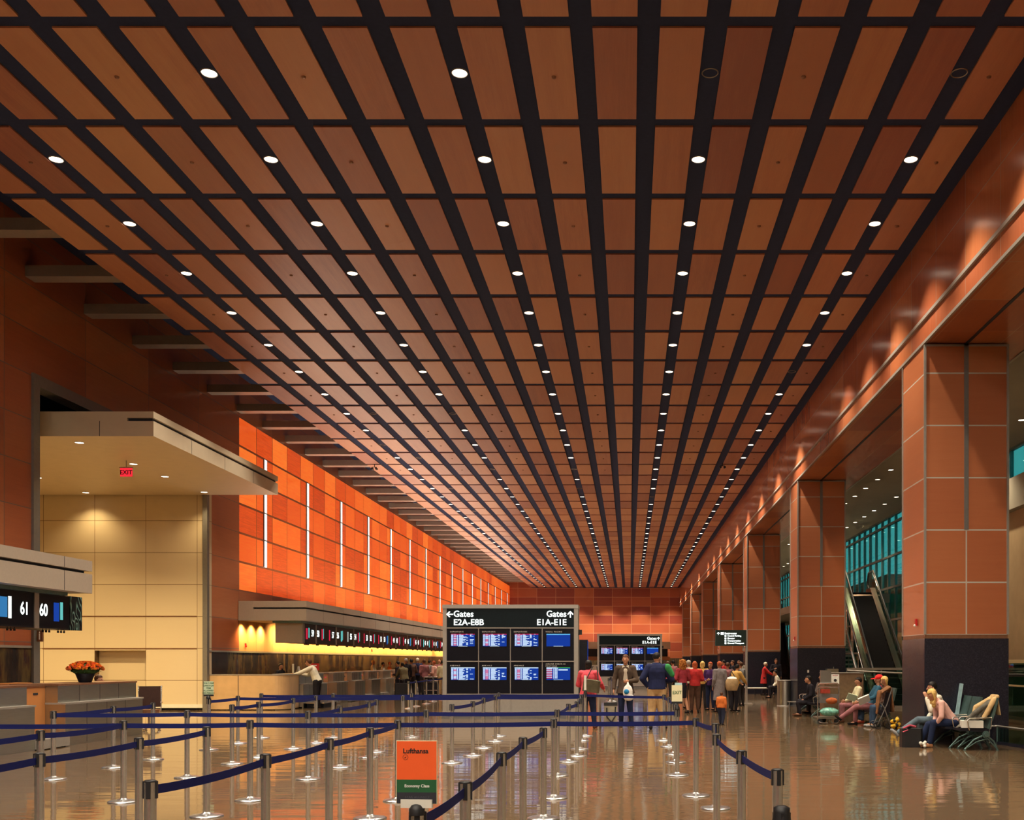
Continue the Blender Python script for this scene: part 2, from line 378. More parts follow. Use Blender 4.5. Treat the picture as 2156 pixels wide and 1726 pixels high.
# ---------------------------------------------------------------- mesh builder
class MB:
    def __init__(s): s.v = []; s.f = []; s.mi = []; s.sm = []
    def add(s, vs, fs, mi=0, smooth=False):
        o = len(s.v); s.v += [tuple(map(float, p)) for p in vs]
        for f in fs: s.f.append(tuple(i + o for i in f)); s.mi.append(mi); s.sm.append(smooth)
        return s
    def box(s, x0, x1, y0, y1, z0, z1, mi=0, mis=None):
        vs = [(x, y, z) for z in (z0, z1) for y in (y0, y1) for x in (x0, x1)]
        fs = [(0, 2, 3, 1), (4, 5, 7, 6), (0, 1, 5, 4), (2, 6, 7, 3), (0, 4, 6, 2), (1, 3, 7, 5)]  # -z +z -y +y -x +x
        o = len(s.v); s.v += vs
        for i, f in enumerate(fs):
            s.f.append(tuple(q + o for q in f)); s.mi.append(mis[i] if mis else mi); s.sm.append(False)
        return s
    def rbox(s, x0, x1, y0, y1, z0, z1, r=0.01, mi=0):     # box with chamfered vertical edges
        p = [(x0 + r, y0), (x1 - r, y0), (x1, y0 + r), (x1, y1 - r), (x1 - r, y1), (x0 + r, y1), (x0, y1 - r), (x0, y0 + r)]
        return s.prism(p, z0, z1, mi)
    def prism(s, poly, z0, z1, mi=0):
        n = len(poly)
        vs = [(x, y, z0) for x, y in poly] + [(x, y, z1) for x, y in poly]
        fs = [tuple(range(n))[::-1], tuple(range(n, 2 * n))] + [(i, (i + 1) % n, n + (i + 1) % n, n + i) for i in range(n)]
        return s.add(vs, fs, mi)
    def prismx(s, poly, x0, x1, mi=0):                      # poly in (y, z)
        n = len(poly)
        vs = [(x0, y, z) for y, z in poly] + [(x1, y, z) for y, z in poly]
        fs = [tuple(range(n)), tuple(range(n, 2 * n))[::-1]] + [(i, n + i, n + (i + 1) % n, (i + 1) % n) for i in range(n)]
        return s.add(vs, fs, mi)
    def prismy(s, poly, y0, y1, mi=0):                      # poly in (x, z)
        n = len(poly)
        vs = [(x, y0, z) for x, z in poly] + [(x, y1, z) for x, z in poly]
        fs = [tuple(range(n))[::-1], tuple(range(n, 2 * n))] + [(i, (i + 1) % n, n + (i + 1) % n, n + i) for i in range(n)]
        return s.add(vs, fs, mi)
    def tube(s, p0, p1, r0, r1=None, seg=12, mi=0, caps=True):
        r1 = r0 if r1 is None else r1
        a, b = Vector(p0), Vector(p1); d = (b - a).normalized()
        u = d.orthogonal().normalized(); w = d.cross(u)
        vs = []
        for c, r in ((a, r0), (b, r1)):
            for i in range(seg):
                t = 2 * PI * i / seg; vs.append(c + u * math.cos(t) * r + w * math.sin(t) * r)
        s.add(vs, [(i, (i + 1) % seg, seg + (i + 1) % seg, seg + i) for i in range(seg)], mi, True)
        if caps: s.add(vs, [tuple(range(seg))[::-1], tuple(range(seg, 2 * seg))], mi)
        return s
    def path(s, pts, r, seg=8, mi=0):
        for a, b in zip(pts, pts[1:]): s.tube(a, b, r, r, seg, mi)
        return s
    def lathe(s, prof, c=(0, 0, 0), seg=24, mi=0, caps=True):          # prof (r, z)
        vs = []; n = len(prof)
        for r, z in prof:
            for i in range(seg):
                t = 2 * PI * i / seg; vs.append((c[0] + r * math.cos(t), c[1] + r * math.sin(t), c[2] + z))
        fs = [(j * seg + i, j * seg + (i + 1) % seg, (j + 1) * seg + (i + 1) % seg, (j + 1) * seg + i) for j in range(n - 1) for i in range(seg)]
        s.add(vs, fs, mi, True)
        if not caps: return s
        s.add(vs[:seg], [tuple(range(seg))[::-1]], mi); s.add(vs[-seg:], [tuple(range(seg))], mi)
        return s
    def ball(s, c, r, seg=12, mi=0, sc=(1, 1, 1)):
        n = seg // 2; vs = []
        for j in range(n + 1):
            ph = PI * j / n
            for i in range(seg):
                t = 2 * PI * i / seg
                vs.append((c[0] + r * sc[0] * math.sin(ph) * math.cos(t), c[1] + r * sc[1] * math.sin(ph) * math.sin(t), c[2] - r * sc[2] * math.cos(ph)))
        fs = [(j * seg + i, j * seg + (i + 1) % seg, (j + 1) * seg + (i + 1) % seg, (j + 1) * seg + i) for j in range(n) for i in range(seg)]
        return s.add(vs, fs, mi, True)
    def mesh(s, name, mats):
        me = bpy.data.meshes.new(name); me.from_pydata(s.v, [], s.f)
        for m in (mats if isinstance(mats, (list, tuple)) else [mats]): me.materials.append(m)
        me.polygons.foreach_set('material_index', s.mi); me.polygons.foreach_set('use_smooth', s.sm)
        me.update(); return me
    def build(s, name, mats, parent=None, loc=None):
        o = bpy.data.objects.new(name, s.mesh(name, mats)); COL.objects.link(o)
        if parent is not None: o.parent = parent
        if loc is not None: o.location = loc
        return o
def tag(o, label=None, cat=None, group=None, kind=None):
    if label: o['label'] = label
    if cat: o['category'] = cat
    if group: o['group'] = group
    if kind: o['kind'] = kind
    return o
def thing(name, label, cat, loc=(0, 0, 0), rz=0.0, group=None):
    o = bpy.data.objects.new(name, None); COL.objects.link(o)
    o.location = loc; o.rotation_euler = (0, 0, rz); o.empty_display_size = 0.1
    return tag(o, label, cat, group)
def struct(o): o['kind'] = 'structure'; return o
def copy_tree(o, parent=None):
    c = o.copy(); COL.objects.link(c)
    c.parent = parent
    for ch in o.children: copy_tree(ch, c)
    return c
def text(body, name, mat, parent, loc, size, face='-Y', ax='LEFT', ext=0.004, off=0.0, space=1.0, sx=1.0):
    cu = bpy.data.curves.new(name, 'FONT'); cu.body = body; cu.size = size; cu.align_x = ax; cu.align_y = 'CENTER'
    cu.extrude = ext; cu.offset = off; cu.space_character = space; cu.resolution_u = 3
    cu.materials.append(mat)
    me = bake(cu); me.name = name; bpy.data.curves.remove(cu)
    if not me.materials: me.materials.append(mat)
    o = bpy.data.objects.new(name, me); COL.objects.link(o); o.parent = parent; o.location = loc
    o.scale = (sx, 1, 1)
    o.rotation_euler = (PI / 2, 0, 0) if face == '-Y' else (PI / 2, 0, PI / 2) if face == '+X' else (PI / 2, 0, -PI / 2)
    return o
ORD = ['first', 'second', 'third', 'fourth', 'fifth', 'sixth', 'seventh', 'eighth', 'ninth', 'tenth', 'eleventh', 'twelfth']
def ordn(i):
    if i < 12: return ORD[i]
    n = i + 1
    return '%d%s' % (n, 'th' if 10 <= n % 100 <= 20 else {1: 'st', 2: 'nd', 3: 'rd'}.get(n % 10, 'th'))
# ================================================================ THE SHELL
b = MB(); b.box(-30, 12.4, -20, 126, -0.2, 0.0); struct(b.build('floor', M['floor']))
# ceiling raft: navy slab, proud wood panels
b = MB(); b.box(-11.73, XR, -20, YB, CEIL + 0.03, CEIL + 0.16); ceil = struct(b.build('ceiling', M['void']))
def pan(bm, X, r):
    y0 = 14.09 + BAY * r
    bm.box(X - 0.31, X + 0.31, y0 + 0.127, y0 + BAY - 0.127, CEIL, CEIL + 0.031)
far = MB(); cnt = 0
cand = []
for r in range(-12, 42):
    for i in range(19):
        X = 5.39 - PP * i
        y0 = 14.09 + BAY * r
        ym = y0 + BAY / 2
        if y0 + BAY > YB + 0.1: continue
        vis = False
        for yy in (y0 + 0.2, ym, y0 + BAY - 0.2):
            if yy > 2 and -20 < VX + X * F_PX / yy < W_PX + 20 and VY - (CEIL - EYE) * F_PX / yy > -20: vis = True
        cand.append((0 if vis else 1, y0, abs(X), X, r))
cand.sort()
for q, (nv, y0, _, X, r) in enumerate(cand):
    if q < 100:
        bb = MB(); pan(bb, X, r); bb.build('ceiling_panel', M['ceil_wood'], ceil)
    else: pan(far, X, r)
tag(far.build('ceiling_panels', M['ceil_wood'], ceil), kind='stuff')
# high dark slot along the left wall
b = MB(); b.box(-30, -11.5, -20, YB, 12.2, 12.35); b.box(-11.73, -11.6, -20, YB, CEIL + 0.16, 12.2); struct(b.build('ceiling', M['void']))
b = MB(); b.box(-11.6, 12.2, -20, YB, 12.2, 12.3); struct(b.build('ceiling', M['void']))
for k_ in range(0, 39):
    y = 19.25 + BAY * k_
    bb = MB(); bb.box(XL, -11.4, y, y + 0.42, 10.84, 11.1)
    struct(bb.build('trim_%d' % (k_ + 1), M['alu']))
# ---- left wall
GT = 2.05
def wallseg(y0, y1, z0, z1, mat, bm=None):
    m = bm or MB(); m.box(XL - 0.35, XL, y0, y1, z0, z1); return m
b = MB()
b.box(XL - 0.35, XL, -20, 24.8, GT, 12.2, 0)
b.box(XL - 0.35, XL, -20, 24.8, 0, GT - 0.06, 1)
b.box(XL - 0.35, XL + 0.02, -20, 24.8, GT - 0.06, GT, 2)
b.box(XL - 0.35, XL, 24.8, 35.16, 8.62, 12.2, 0)
b.box(XL - 0.35, XL, 35.16, 37.98, GT, 12.2, 0)
b.box(XL - 0.35, XL, 35.16, YB, 0, GT - 0.06, 1)
b.box(XL - 0.35, XL + 0.02, 35.16, YB, GT - 0.06, GT, 2)
b.box(XL - 0.35, XL, 37.98, YB, 3.2, 4.275, 0)
b.box(XL - 0.35, XL, 37.98, YB, GT, 3.2, 3)
b.box(XL - 0.35, XL, 37.98, YB, 4.275, 4.275 + 6 * 1.0706, 4)
b.box(XL - 0.35, XL, 37.98, YB, 4.275 + 6 * 1.0706, 12.2, 0)
wl = struct(b.build('wall_left', [M['wood_wall_l'], M['granite'], M['alu'], M['maple'], M['backlit']]))
b = MB()   # metal frame round the stone opening
b.box(XL - 0.35, XL + 0.06, 24.8, 25.06, 0, 8.62); b.box(XL - 0.35, XL + 0.06, 25.06, 35.0, 8.34, 8.62); b.box(XL - 0.1, XL + 0.06, 34.98, 35.16, 0, 8.34)
struct(b.build('trim_60', M['alu_dark']))
# stone recess
b = MB()
zt = 8.34; x0n, x1n = -18.23, -16.485
b.box(-26, x0n, 35.13, 35.5, 0.1, zt); b.box(x1n, XL + 0.001, 35.13, 35.5, 0.1, zt)
b.box(x0n, x1n, 35.13, 35.5, 0.1, 1.02); b.box(x0n, x1n, 35.13, 35.5, 2.04, zt); b.box(x0n, x1n, 35.42, 35.5, 1.02, 2.04)
b.box(-26, XL, 35.10, 35.13, 0.08, 0.20, 1)
b.box(-26, XL, 35.2, 35.5, 0, 0.1, 2)
for zz in (2.09, 3.19):
    b.box(-20, -14.75, 35.115, 35.14, zz, zz + 0.03, 3)
struct(b.build('wall_recess', [M['cream'], M['white_paint'], M['groove'], M['bronze']]))
b = MB(); b.box(-26.3, -26, 24, 35.5, 0, 9); struct(b.build('wall_recess_end', M['cream_y']))
b = MB(); b.box(-26.3, XL - 0.35, 24.0, 24.8, 0, 9); struct(b.build('wall_recess_near', M['cream']))
b = MB(); b.box(-26.3, XL - 0.35, 24.0, 35.5, 8.62, 8.8); struct(b.build('ceiling_recess', M['void']))
# ---- canopy over the recess
t = thing('entrance_canopy', 'cream metal canopy with black groove jutting out over the stone recess', 'canopy', (-14.4, 30, 7.32))
def at(o, x, y, z):      # world -> local helper for a translated, unrotated parent
    return None
b = MB(); Lx, Ly, Lz = -14.4, 30, 7.32
def cb(bm, x0, x1, y0, y1, z0, z1, mi=0): bm.box(x0 - Lx, x1 - Lx, y0 - Ly, y1 - Ly, z0 - Lz, z1 - Lz, mi)
cb(b, -26, -11.94, 25.85, 35.0, 7.32, 7.70)
for yy in (28.1, 30.4, 32.7): cb(b, -11.942, -11.937, yy, yy + 0.012, 7.32, 7.70, 1)
for xx in (-15.6, -13.3): cb(b, xx, xx + 0.012, 25.847, 25.852, 7.32, 7.70, 1)
b.build('soffit_slab', [M['canopy'], M['groove']], t)
b = MB(); cb(b, -26, -12.0, 25.92, 34.93, 7.70, 7.78); b.build('shadow_groove', M['groove'], t)
b = MB(); cb(b, -26, -11.94, 25.85, 35.0, 7.78, 7.94); cb(b, -26, -12.6, 25.85, 25.95, 7.70, 7.78); b.build('top_slab', M['canopy'], t)
# ---- back wall
b = MB(); b.box(-30, 12.3, YB, YB + 0.3, 2.0, 12.3, 0); b.box(-30, 12.3, YB, YB + 0.3, 0, 2.0, 1)
struct(b.build('wall_back', [M['wood_back'], M['granite']]))
b = MB(); b.box(-30, 12.3, -20.3, -20, 0, 12.3); struct(b.build('wall_front', M['wood_back']))
# ---- right bulkhead above the columns
b = MB()
b.box(XR, 8.25, -20, YB, 8.16, 8.30, 0, mis=[1, 0, 0, 0, 0, 0])
b.box(XR, 8.25, -20, YB, 8.30, 12.2, 0)
struct(b.build('wall_right', [M['wood_bulk'], M['wood_soffit']]))
b = MB(); b.box(XR - 0.045, XR, -20, YB, 8.62, 8.69); b.box(XR - 0.03, XR + 0.02, -20, YB, 8.14, 8.20); b.box(8.21, 8.27, -20, YB, 8.14, 8.2)
struct(b.build('trim_61', M['alu']))
b = MB(); b.box(6.84, 6.91, -20, YB, 8.15, 8.165); struct(b.build('trim_62', M['groove']))
# ---- concourse ceiling, glass wall
b = MB(); b.box(8.25, 12.1, -20, YB, 8.30, 8.5)
struct(b.build('ceiling_concourse', M['grey_ceiling']))
XG = 11.86
b = MB()
b.box(XG, XG + 0.3, -20, 40.0, 0, 6.3, 0); b.box(XG - 0.25, XG + 0.3, -20, 40.0, 6.3, 7.25, 1)
b.box(XG, XG + 0.3, 112, YB, 0, 8.3, 0)
struct(b.build('wall_concourse', [M['beige'], M['grey_ceiling']]))
# strip window over the beige wall and the full-height glass wall
def glasswall(name, y0, y1, hs, pitch):
    m = MB()
    for h in hs: m.box(XG, XG + 0.12, y0, y1, h - 0.045, h + 0.045)
    y = y0; q = 0
    while y <= y1 + 0.01:
        w = 0.05 if q % 3 == 0 else 0.028
        m.box(XG, XG + 0.12, y - w, y + w, hs[0], hs[-1]); y += pitch; q += 1
    o = struct(m.build(name, M['teal_paint']))
    g = MB(); g.box(XG + 0.05, XG + 0.065, y0, y1, hs[0], hs[-1]); g.build('window_pane', M['glass_teal'], o)
glasswall('window_1', -2.0, 40.0, (7.25, 8.27), 1.22)
glasswall('window_2', 40.0, 112.0, (0.05, 2.08, 3.55, 5.02, 6.45, 7.92, 8.27), 1.22)
# buildings beyond the glass
b = MB(); b.box(15.5, 24, 62, 84, 0, 6.9, 0)
for i in range(6): b.box(15.45, 15.5, 63 + 3.4 * i, 65.2 + 3.4 * i, 4.9, 6.2, 1)
tag(b.build('far_building', [plain('outside_concrete', (0.20, 0.20, 0.18), 0.8), M['black']]), 'low dark concrete building seen through the teal glass wall', 'building')
b = MB(); b.box(12.6, 15.3, 36, 62, -0.1, 5.0, 0); b.box(12.5, 15.4, 36, 62, 5.0, 5.15, 1)
tag(b.build('outside_ramp', [plain('outside_teal_wall', (0.10, 0.22, 0.20), 0.7), M['alu']]), 'teal grey elevated ramp structure right outside the glass wall', 'ramp')
b = MB(); b.box(-40, 60, -40, 140, -0.6, -0.4); struct(b.build('ground', plain('outside_asphalt', (0.04, 0.045, 0.045), 0.9)))
# mezzanine at the head of the escalators
b = MB(); b.box(8.9, XG, 47.0, 64, 4.35, 4.75, 0); b.box(8.9, XG, 64, 118, 4.35, 4.75, 0)
struct(b.build('floor_mezzanine', M['grey_ceiling']))
b = MB(); b.box(9.6, XG - 0.02, 116, 118, 0, 8.3, 0); b.box(9.6, 11.8, 115.9, 116, 4.2, 6.8, 1); struct(b.build('wall_mezzanine', [plain('lit_green_wall', (0.42, 0.46, 0.16), 0.8), plain('green_tile', (0.28, 0.36, 0.12), 0.6)]))
# ================================================================ COLUMNS
def column(y, i):
    w = 1.684
    t = thing('wood_clad_column', '', 'column', (XR, y, 0))
    t['kind'] = 'thing'
    t['label'] = ['nearest wood panelled column with black granite base, benches before it',
                  'second wood panelled column, steel water fountain on its black granite base',
                  'third wood panelled column behind the red coated person', 'fourth wood panelled column behind the hanging restroom sign',
                  'fifth column with deep red wood panels and black base', 'sixth column with brownish olive wood panels',
                  'farthest slim looking wood column beside the back wall'][i]
    b = MB(); b.box(0, w, 0, w, 2.22, 8.13, 0, mis=[0, 0, 0, 0, 1, 1]); b.build('cladding', [M['col_front'], M['col_side']], t)
    b = MB(); b.box(-0.015, w + 0.015, -0.015, w + 0.015, 0, 2.14, 0); b.box(-0.02, w + 0.02, -0.02, w + 0.02, 0, 0.1, 0); b.build('granite_base', M['granite_black'], t)
    b = MB(); b.box(0, w, -0.005, w, 2.14, 2.22); b.build('bronze_band', M['bronze'], t)
    b = MB()
    for xx, yy in ((0, 0), (w, 0), (0, w), (w, w)): b.box(xx - 0.022, xx + 0.022, yy - 0.022, yy + 0.022, 2.22, 8.13)
    b.box(-0.01, w + 0.01, -0.012, 0, 8.09, 8.13); b.build('corner_trim', M['alu'], t)
    b = MB(); b.box(w / 2 - 0.045, w / 2 + 0.045, -0.012, 0.02, 4.36, 8.13); b.build('centre_channel', M['alu_dark'], t)
    return t
for i in range(7):
    y = 21.0 + 15.86 * i
    if y > 121: break
    column(y, i)
    a = MB(); a.box(-0.035, 0, -0.04, 0.04, 0, 0.14, 0)
    o = a.build('fire_alarm', M['red'], None, (XR - 0.012, y + 0.55, 2.42) if i < 3 else (XR - 0.012, y + 0.9, 2.42))
    if i < 4:
        c_ = MB(); c_.ball((-0.05, -0.01, 0.0), 0.028, 10); c_.build('strobe', M['porcelain'], o)
    tag(o, 'small red fire alarm strobe on the flank of the %s wood column' % (ORD[i] if i else 'nearest'), 'fire alarm', 'fire alarms on the column flanks')
# fountain, outlet, sensor on columns
t = thing('drinking_fountain', 'steel drinking fountain on the black base of the second column', 'drinking fountain', (7.2, 36.85, 0.95))
b = MB(); b.prismx([(0, 0.45), (0, 0.0), (-0.06, 0.0), (-0.34, 0.30), (-0.36, 0.45)], -0.2, 0.2); b.build('steel_cabinet', M['steel'], t)
b = MB(); b.tube((0.05, -0.2, 0.45), (0.05, -0.24, 0.53), 0.012); b.build('spout', M['chrome'], t)
# ================================================================ CEILING LIGHTS
b = MB(); b.lathe([(0.118, -0.012), (0.128, 0.0), (0.128, 0.03), (0.112, 0.03), (0.110, -0.006), (0.118, -0.012)], seg=24, caps=False); RING = b.mesh('ring', M['alu'])
b = MB(); b.lathe([(0.0, -0.006), (0.07, -0.010), (0.108, -0.004)], seg=24); LENS = b.mesh('lens', M['lens'])
b = MB(); b.lathe([(0.0, 0.012), (0.07, 0.010), (0.110, 0.004)], seg=24); LENSOFF = b.mesh('lens_off', M['lens_off'])
ROWN = ['leftmost light row', 'second light row from left', 'middle light row', 'second light row from right', 'rightmost light row']
def dlight(X, Y, Z, lab, grp, on=True, s=1.0):
    o = bpy.data.objects.new('ceiling_light', RING); COL.objects.link(o); o.location = (X, Y, Z); o.scale = (s, s, s)
    l = bpy.data.objects.new('lamp_lens', LENS if on else LENSOFF); COL.objects.link(l); l.parent = o
    tag(o, lab, 'ceiling light', grp); return o
for ri, X in enumerate(ROWS_X):
    q = 0
    for n in range(0, 41):
        Y = DL0 + BAY * n
        px = VX + X * F_PX / Y
        if px < -15: continue
        on = (ri, n) not in OFF
        dlight(X, Y, CEIL + 0.028, '%s ceiling light, %s from camera in the %s' % ('glowing round' if on else 'unlit round', ordn(q), ROWN[ri]), 'round ceiling lights in the dark gaps', on)
        q += 1
for j, n in enumerate((8, 11, 14, 17)):
    dlight(-9.078, DL0 + BAY * n, CEIL + 0.028, 'unlit lamp alone in the gap right of the leftmost light row, %s from camera' % ORD[j], 'round ceiling lights in the dark gaps', False)
for j, (X, Y) in enumerate(CAN_L[:7]):
    nm = ['front one, near the exposed edge', 'beside the red exit sign', 'right of the exit sign', 'back right corner by the wall', 'far left, beside the frame', 'back left by the stone wall', 'left front corner']
    dlight(X, Y, 7.318, 'round light in the cream canopy soffit, ' + nm[j], 'lights in the cream canopy', True, 0.95)
q = 0
for X in (9.05, 10.77):
    for i in range(40):
        Y = (28.1 if X < 10 else 28.3) + 1.9 * i
        z_ = Y
        if X < 10 and not (34 < Y < 60): continue
        if Y > 78: continue
        dlight(X, Y, 8.298, 'small round light in grey concourse ceiling, %s of the %s line' % (ordn(q), 'nearer' if X < 10 else 'farther'), 'lights in the grey concourse ceiling', True, 0.8); q += 1
    q = 0
# sprinkler rosettes on the panels
b = MB(); b.lathe([(0.0, -0.02), (0.03, -0.02), (0.036, 0.0)], seg=14); SPR = b.mesh('sprinkler', M['bronze'])
for ci, X in enumerate((-10.48, -7.66, -4.87, -1.13, 2.60, 5.37)):
    q = 0
    for n in range(0, 13):
        Y = DL0 + BAY * n
        if not (0 < VX + X * F_PX / Y < W_PX): continue
        o = bpy.data.objects.new('sprinkler_head', SPR); COL.objects.link(o); o.location = (X, Y + 0.05, CEIL)
        tag(o, 'tiny dark sprinkler disc, %s from camera in the %s disc line from left' % (ordn(q), ORD[ci]), 'sprinkler', 'sprinkler discs in the wooden ceiling'); q += 1
# ================================================================ LIGHT STRIPS ON THE ORANGE WALL
b = MB(); z0s, z1s = 4.275 + 2 * 1.0706 + 0.02, 4.275 + 5 * 1.0706 - 0.02 + 1.0706
z0s = 4.275 + 1.0706 * 1 + 0.03; z1s = 4.275 + 1.0706 * 5 - 0.03
b.box(0, 0.05, -0.13, 0.13, z0s, z1s); STM = b.mesh('strip', M['strip'])
b = MB(); b.box(0, 0.045, -0.165, -0.13, z0s, z1s); b.box(0, 0.045, 0.13, 0.165, z0s, z1s)
for i in range(1, 4): b.box(0.04, 0.056, -0.15, 0.15, 4.275 + 1.0706 * (i + 1) - 0.02, 4.275 + 1.0706 * (i + 1) + 0.02)
SFM = b.mesh('strip_frame', M['alu_dark'])
for i in range(16):
    Y = 40.65 + 5.3475 * i
    if Y > YB - 1: break
    o = bpy.data.objects.new('wall_light', SFM); COL.objects.link(o); o.location = (XL, Y, 0)
    l = bpy.data.objects.new('light_tube', STM); COL.objects.link(l); l.parent = o
    tag(o, 'tall white light strip on the glowing orange wall, %s from the near end' % ordn(i), 'wall light', 'vertical light strips on the orange wall')
# ================================================================ CHECK-IN CANOPIES
def fascia(name, label, y0, y1, cut):
    t = thing(name, label, 'canopy', (-11.885, y0, 3.17))
    L = y1 - y0; xw = XL + 11.885 + 0.01
    b = MB(); b.box(xw, 0, 0, L, 0, 0.423); b.build('lower_band', M['fascia'], t)
    b = MB(); b.box(xw, -0.12, 0.12 if cut else 0, L - 0.12, 0.423, 0.487); b.build('shadow_groove', M['groove'], t)
    b = MB(); b.box(xw, 0, 0, L, 0.487, 0.716)
    b.build('upper_band', M['fascia'], t)
    b = MB(); y = 2.1
    while y < min(L, 60): b.box(0, 0.002, y, y + 0.015, 0, 0.42); b.box(0, 0.002, y, y + 0.015, 0.49, 0.715); y += 2.757
    b.build('panel_joint', M['groove'], t)
    b = MB(); b.box(-1.35, -0.30, 0.3 if cut else 0, L - 0.45, -0.075, 0); b.build('valance', M['teal_paint'], t)
    return t
fascia('counter_canopy', 'champagne metal canopy over the near check-in desks at the left edge', -8.0, 22.8, False)
t2 = fascia('counter_canopy', 'long champagne metal canopy over the far check-in desks below the orange wall', 37.9, 118.0, True)
b = MB(); b.box(XL + 11.9, -1.95, -0.006, 0.14, 0, 0.716); b.build('end_block', M['fascia'], t2)
# ================================================================ NUMBERED SIGN BOXES
XS = -12.30
LG = ['logo_red', 'logo_sky', 'logo_blue', 'logo_teal', 'logo_red', 'txt_dim']
def signmod(y0, L, nums, logos, label, detail=True):
    t = thing('counter_sign', label, 'sign', (XS, y0, 2.37), 0, 'numbered signs over the check-in desks')
    b = MB(); b.box(-0.98, 0, 0.0, L - 0.004, 0, 0.73); b.build('housing', M['black'], t)
    b = MB(); b.box(-0.02, 0.006, 0.16, L - 0.02, 0.03, 0.70); b.build('display_glass', M['glass_dark'], t)
    b = MB(); b.box(-0.985, 0.02, 0.0, 0.16, -0.01, 0.735); b.build('divider', M['alu'], t)
    for yy, s in nums:
        text(s, 'number', M['txt'], t, (0.010, yy, 0.37), 0.36, '+X', 'CENTER', 0.003, 0.006, 1.0, 0.85)
    for yy, w, z0, z1, m in logos:
        b = MB(); b.box(0.008, 0.014, yy - w / 2, yy + w / 2, z0, z1); b.build('logo_panel', M[m], t)
    if detail:
        b = MB()
        for yy in (0.5, 0.62, 0.74, L - 0.5, L - 0.62, L - 0.74):
            if yy < L: b.tube((-0.1, yy, -0.035), (-0.1, yy, -0.08), 0.022, seg=8); b.tube((-0.1, yy, 0), (-0.1, yy, -0.04), 0.008, seg=6)
        b.build('camera_bar', M['rubber'], t)
    return t
signmod(18.52, 2.757, [(2.42, '61')], [(0.98, 1.7, 0.18, 0.58, 'logo_sky'), (1.92, 0.10, 0.16, 0.60, 'strip')], 'lit sign box numbered 61 with blue logo at the left edge')
s60 = signmod(21.28, 1.82, [(0.34, '60')], [(0.82, 0.20, 0.16, 0.56, 'logo_blue'), (1.02, 0.10, 0.20, 0.58, 'logo_teal')], 'lit sign box numbered 60 under the near champagne canopy')
b = MB(); b.box(-0.3, 0.02, 1.35, 1.84, -0.01, 0.735); b.build('metal_end_panel', M['reflect_metal'], s60)
sg = signmod(38.8, 1.52, [(1.18, '59')], [(0.45, 0.22, 0.14, 0.56, 'logo_red'), (0.72, 0.12, 0.2, 0.58, 'logo_teal')], 'lit sign box numbered 59 at the near end of the far canopy')
b = MB(); b.box(-1.0, 0.01, -0.10, -0.0, -0.01, 0.735); b.build('curved_end_panel', M['fascia'], sg)
for k_ in range(0, 24):
    y0 = 40.32 + 2.757 * k_
    a1, a2 = 58 - 2 * k_, 57 - 2 * k_
    if a2 < 20: nums = []
    else: nums = [(0.36, str(a1)), (2.40, str(a2))]
    lg = random.choice(LG); lg2 = random.choice(LG)
    if k_ == 0: lg = lg2 = 'logo_red'
    logos = [(0.90, 0.17, 0.14, 0.58, lg), (1.90, 0.15, 0.14, 0.58, lg2)]
    if k_ < 8: logos.append((1.08, 0.05, 0.2, 0.60, 'logo_teal'))
    if nums: lb = 'lit sign box numbered %d and %d under the far canopy' % (a1, a2)
    else: lb = 'unnumbered lit sign box, %s from the far end of the canopy' % ordn(23 - k_)
    signmod(y0, 2.757, nums, logos, lb, k_ < 10)
# slim restroom blade sign on the frame
t = thing('blade_sign', 'small dark sign with white figure on the grey frame below sign 60', 'sign', (XL + 0.08, 24.93, 2.15))
b = MB(); b.box(0, 0.12, -0.03, 0.03, 0, 0.27); b.build('plate', M['bronze'], t)
b = MB(); b.box(0.045, 0.075, -0.034, -0.03, 0.05, 0.2); b.ball((0.06, -0.032, 0.225), 0.016, 8); b.build('figure_symbol', M['ink_white'], t)
# ================================================================ CHECK-IN DESKS, NEAR
def desk(y0, L, label, X=-11.3, slots=False, near=True, mat='steel', grp=None):
    t = thing('checkin_desk', label, 'desk', (X, y0, 0), 0, grp)
    b = MB(); b.box(-0.85, 0.15, 0, L, 0.0, 0.82); b.build('lower_body', M[mat], t)
    b = MB(); b.box(-0.85, 0.17, -0.01, L + 0.01, 0.82, 0.855); b.build('shelf_edge', M['alu'], t)
    b = MB(); b.box(-0.85, 0.0, 0, L, 0.855, 1.19); b.build('upper_body', M[mat], t)
    b = MB(); b.box(-0.95, 0.02, -0.01, L + 0.01, 1.19, 1.225); b.build('countertop', M['bronze'] if near else M['alu'], t)
    b = MB()
    for q in range(1, 4):
        yy = L * q / 4
        b.box(-0.002, 0.002, yy - 0.006, yy + 0.006, 0.86, 1.19); b.box(0.148, 0.152, yy - 0.006, yy + 0.006, 0.03, 0.82)
    b.build('panel_joint', M['groove'], t)
    b = MB(); b.box(-0.8, 0.1, 0, L, 0, 0.05); b.build('kick_plate', M['black'], t)
    return t
def portal(y0, L, label, X=-11.5, dots='groove', grp=None):
    t = thing('baggage_portal', label, 'baggage counter', (X, y0, 0), 0, grp)
    b = MB(); b.box(-0.7, 0, 0, L, 0.0, 1.18); b.build('wood_front', M['wood_counter'], t)
    b = MB(); b.box(-0.75, 0.02, -0.005, L + 0.005, 1.18, 1.215); b.build('countertop', M['bronze'], t)
    for s in (0.28, 0.68):
        b = MB(); b.box(0.0, 0.006, L * s - 0.05 * 1.6, L * s + 0.05 * 1.6, 1.02, 1.06); b.build('slot', M[dots], t)
    b = MB(); b.box(0, 0.5, 0.02, L - 0.02, 0.02, 0.20); b.build('scale_plate', M['alu'], t)
    return t
desk(14.6, 4.72, 'brushed steel check-in desk cut off by the left edge', grp='steel desks at the near check-in')
desk(20.37, 3.23, 'brushed steel check-in desk carrying the bowl of orange flowers', grp='steel desks at the near check-in')
portal(19.32, 1.05, 'amber wood counter section between two steel desks at the left', X=-11.55)
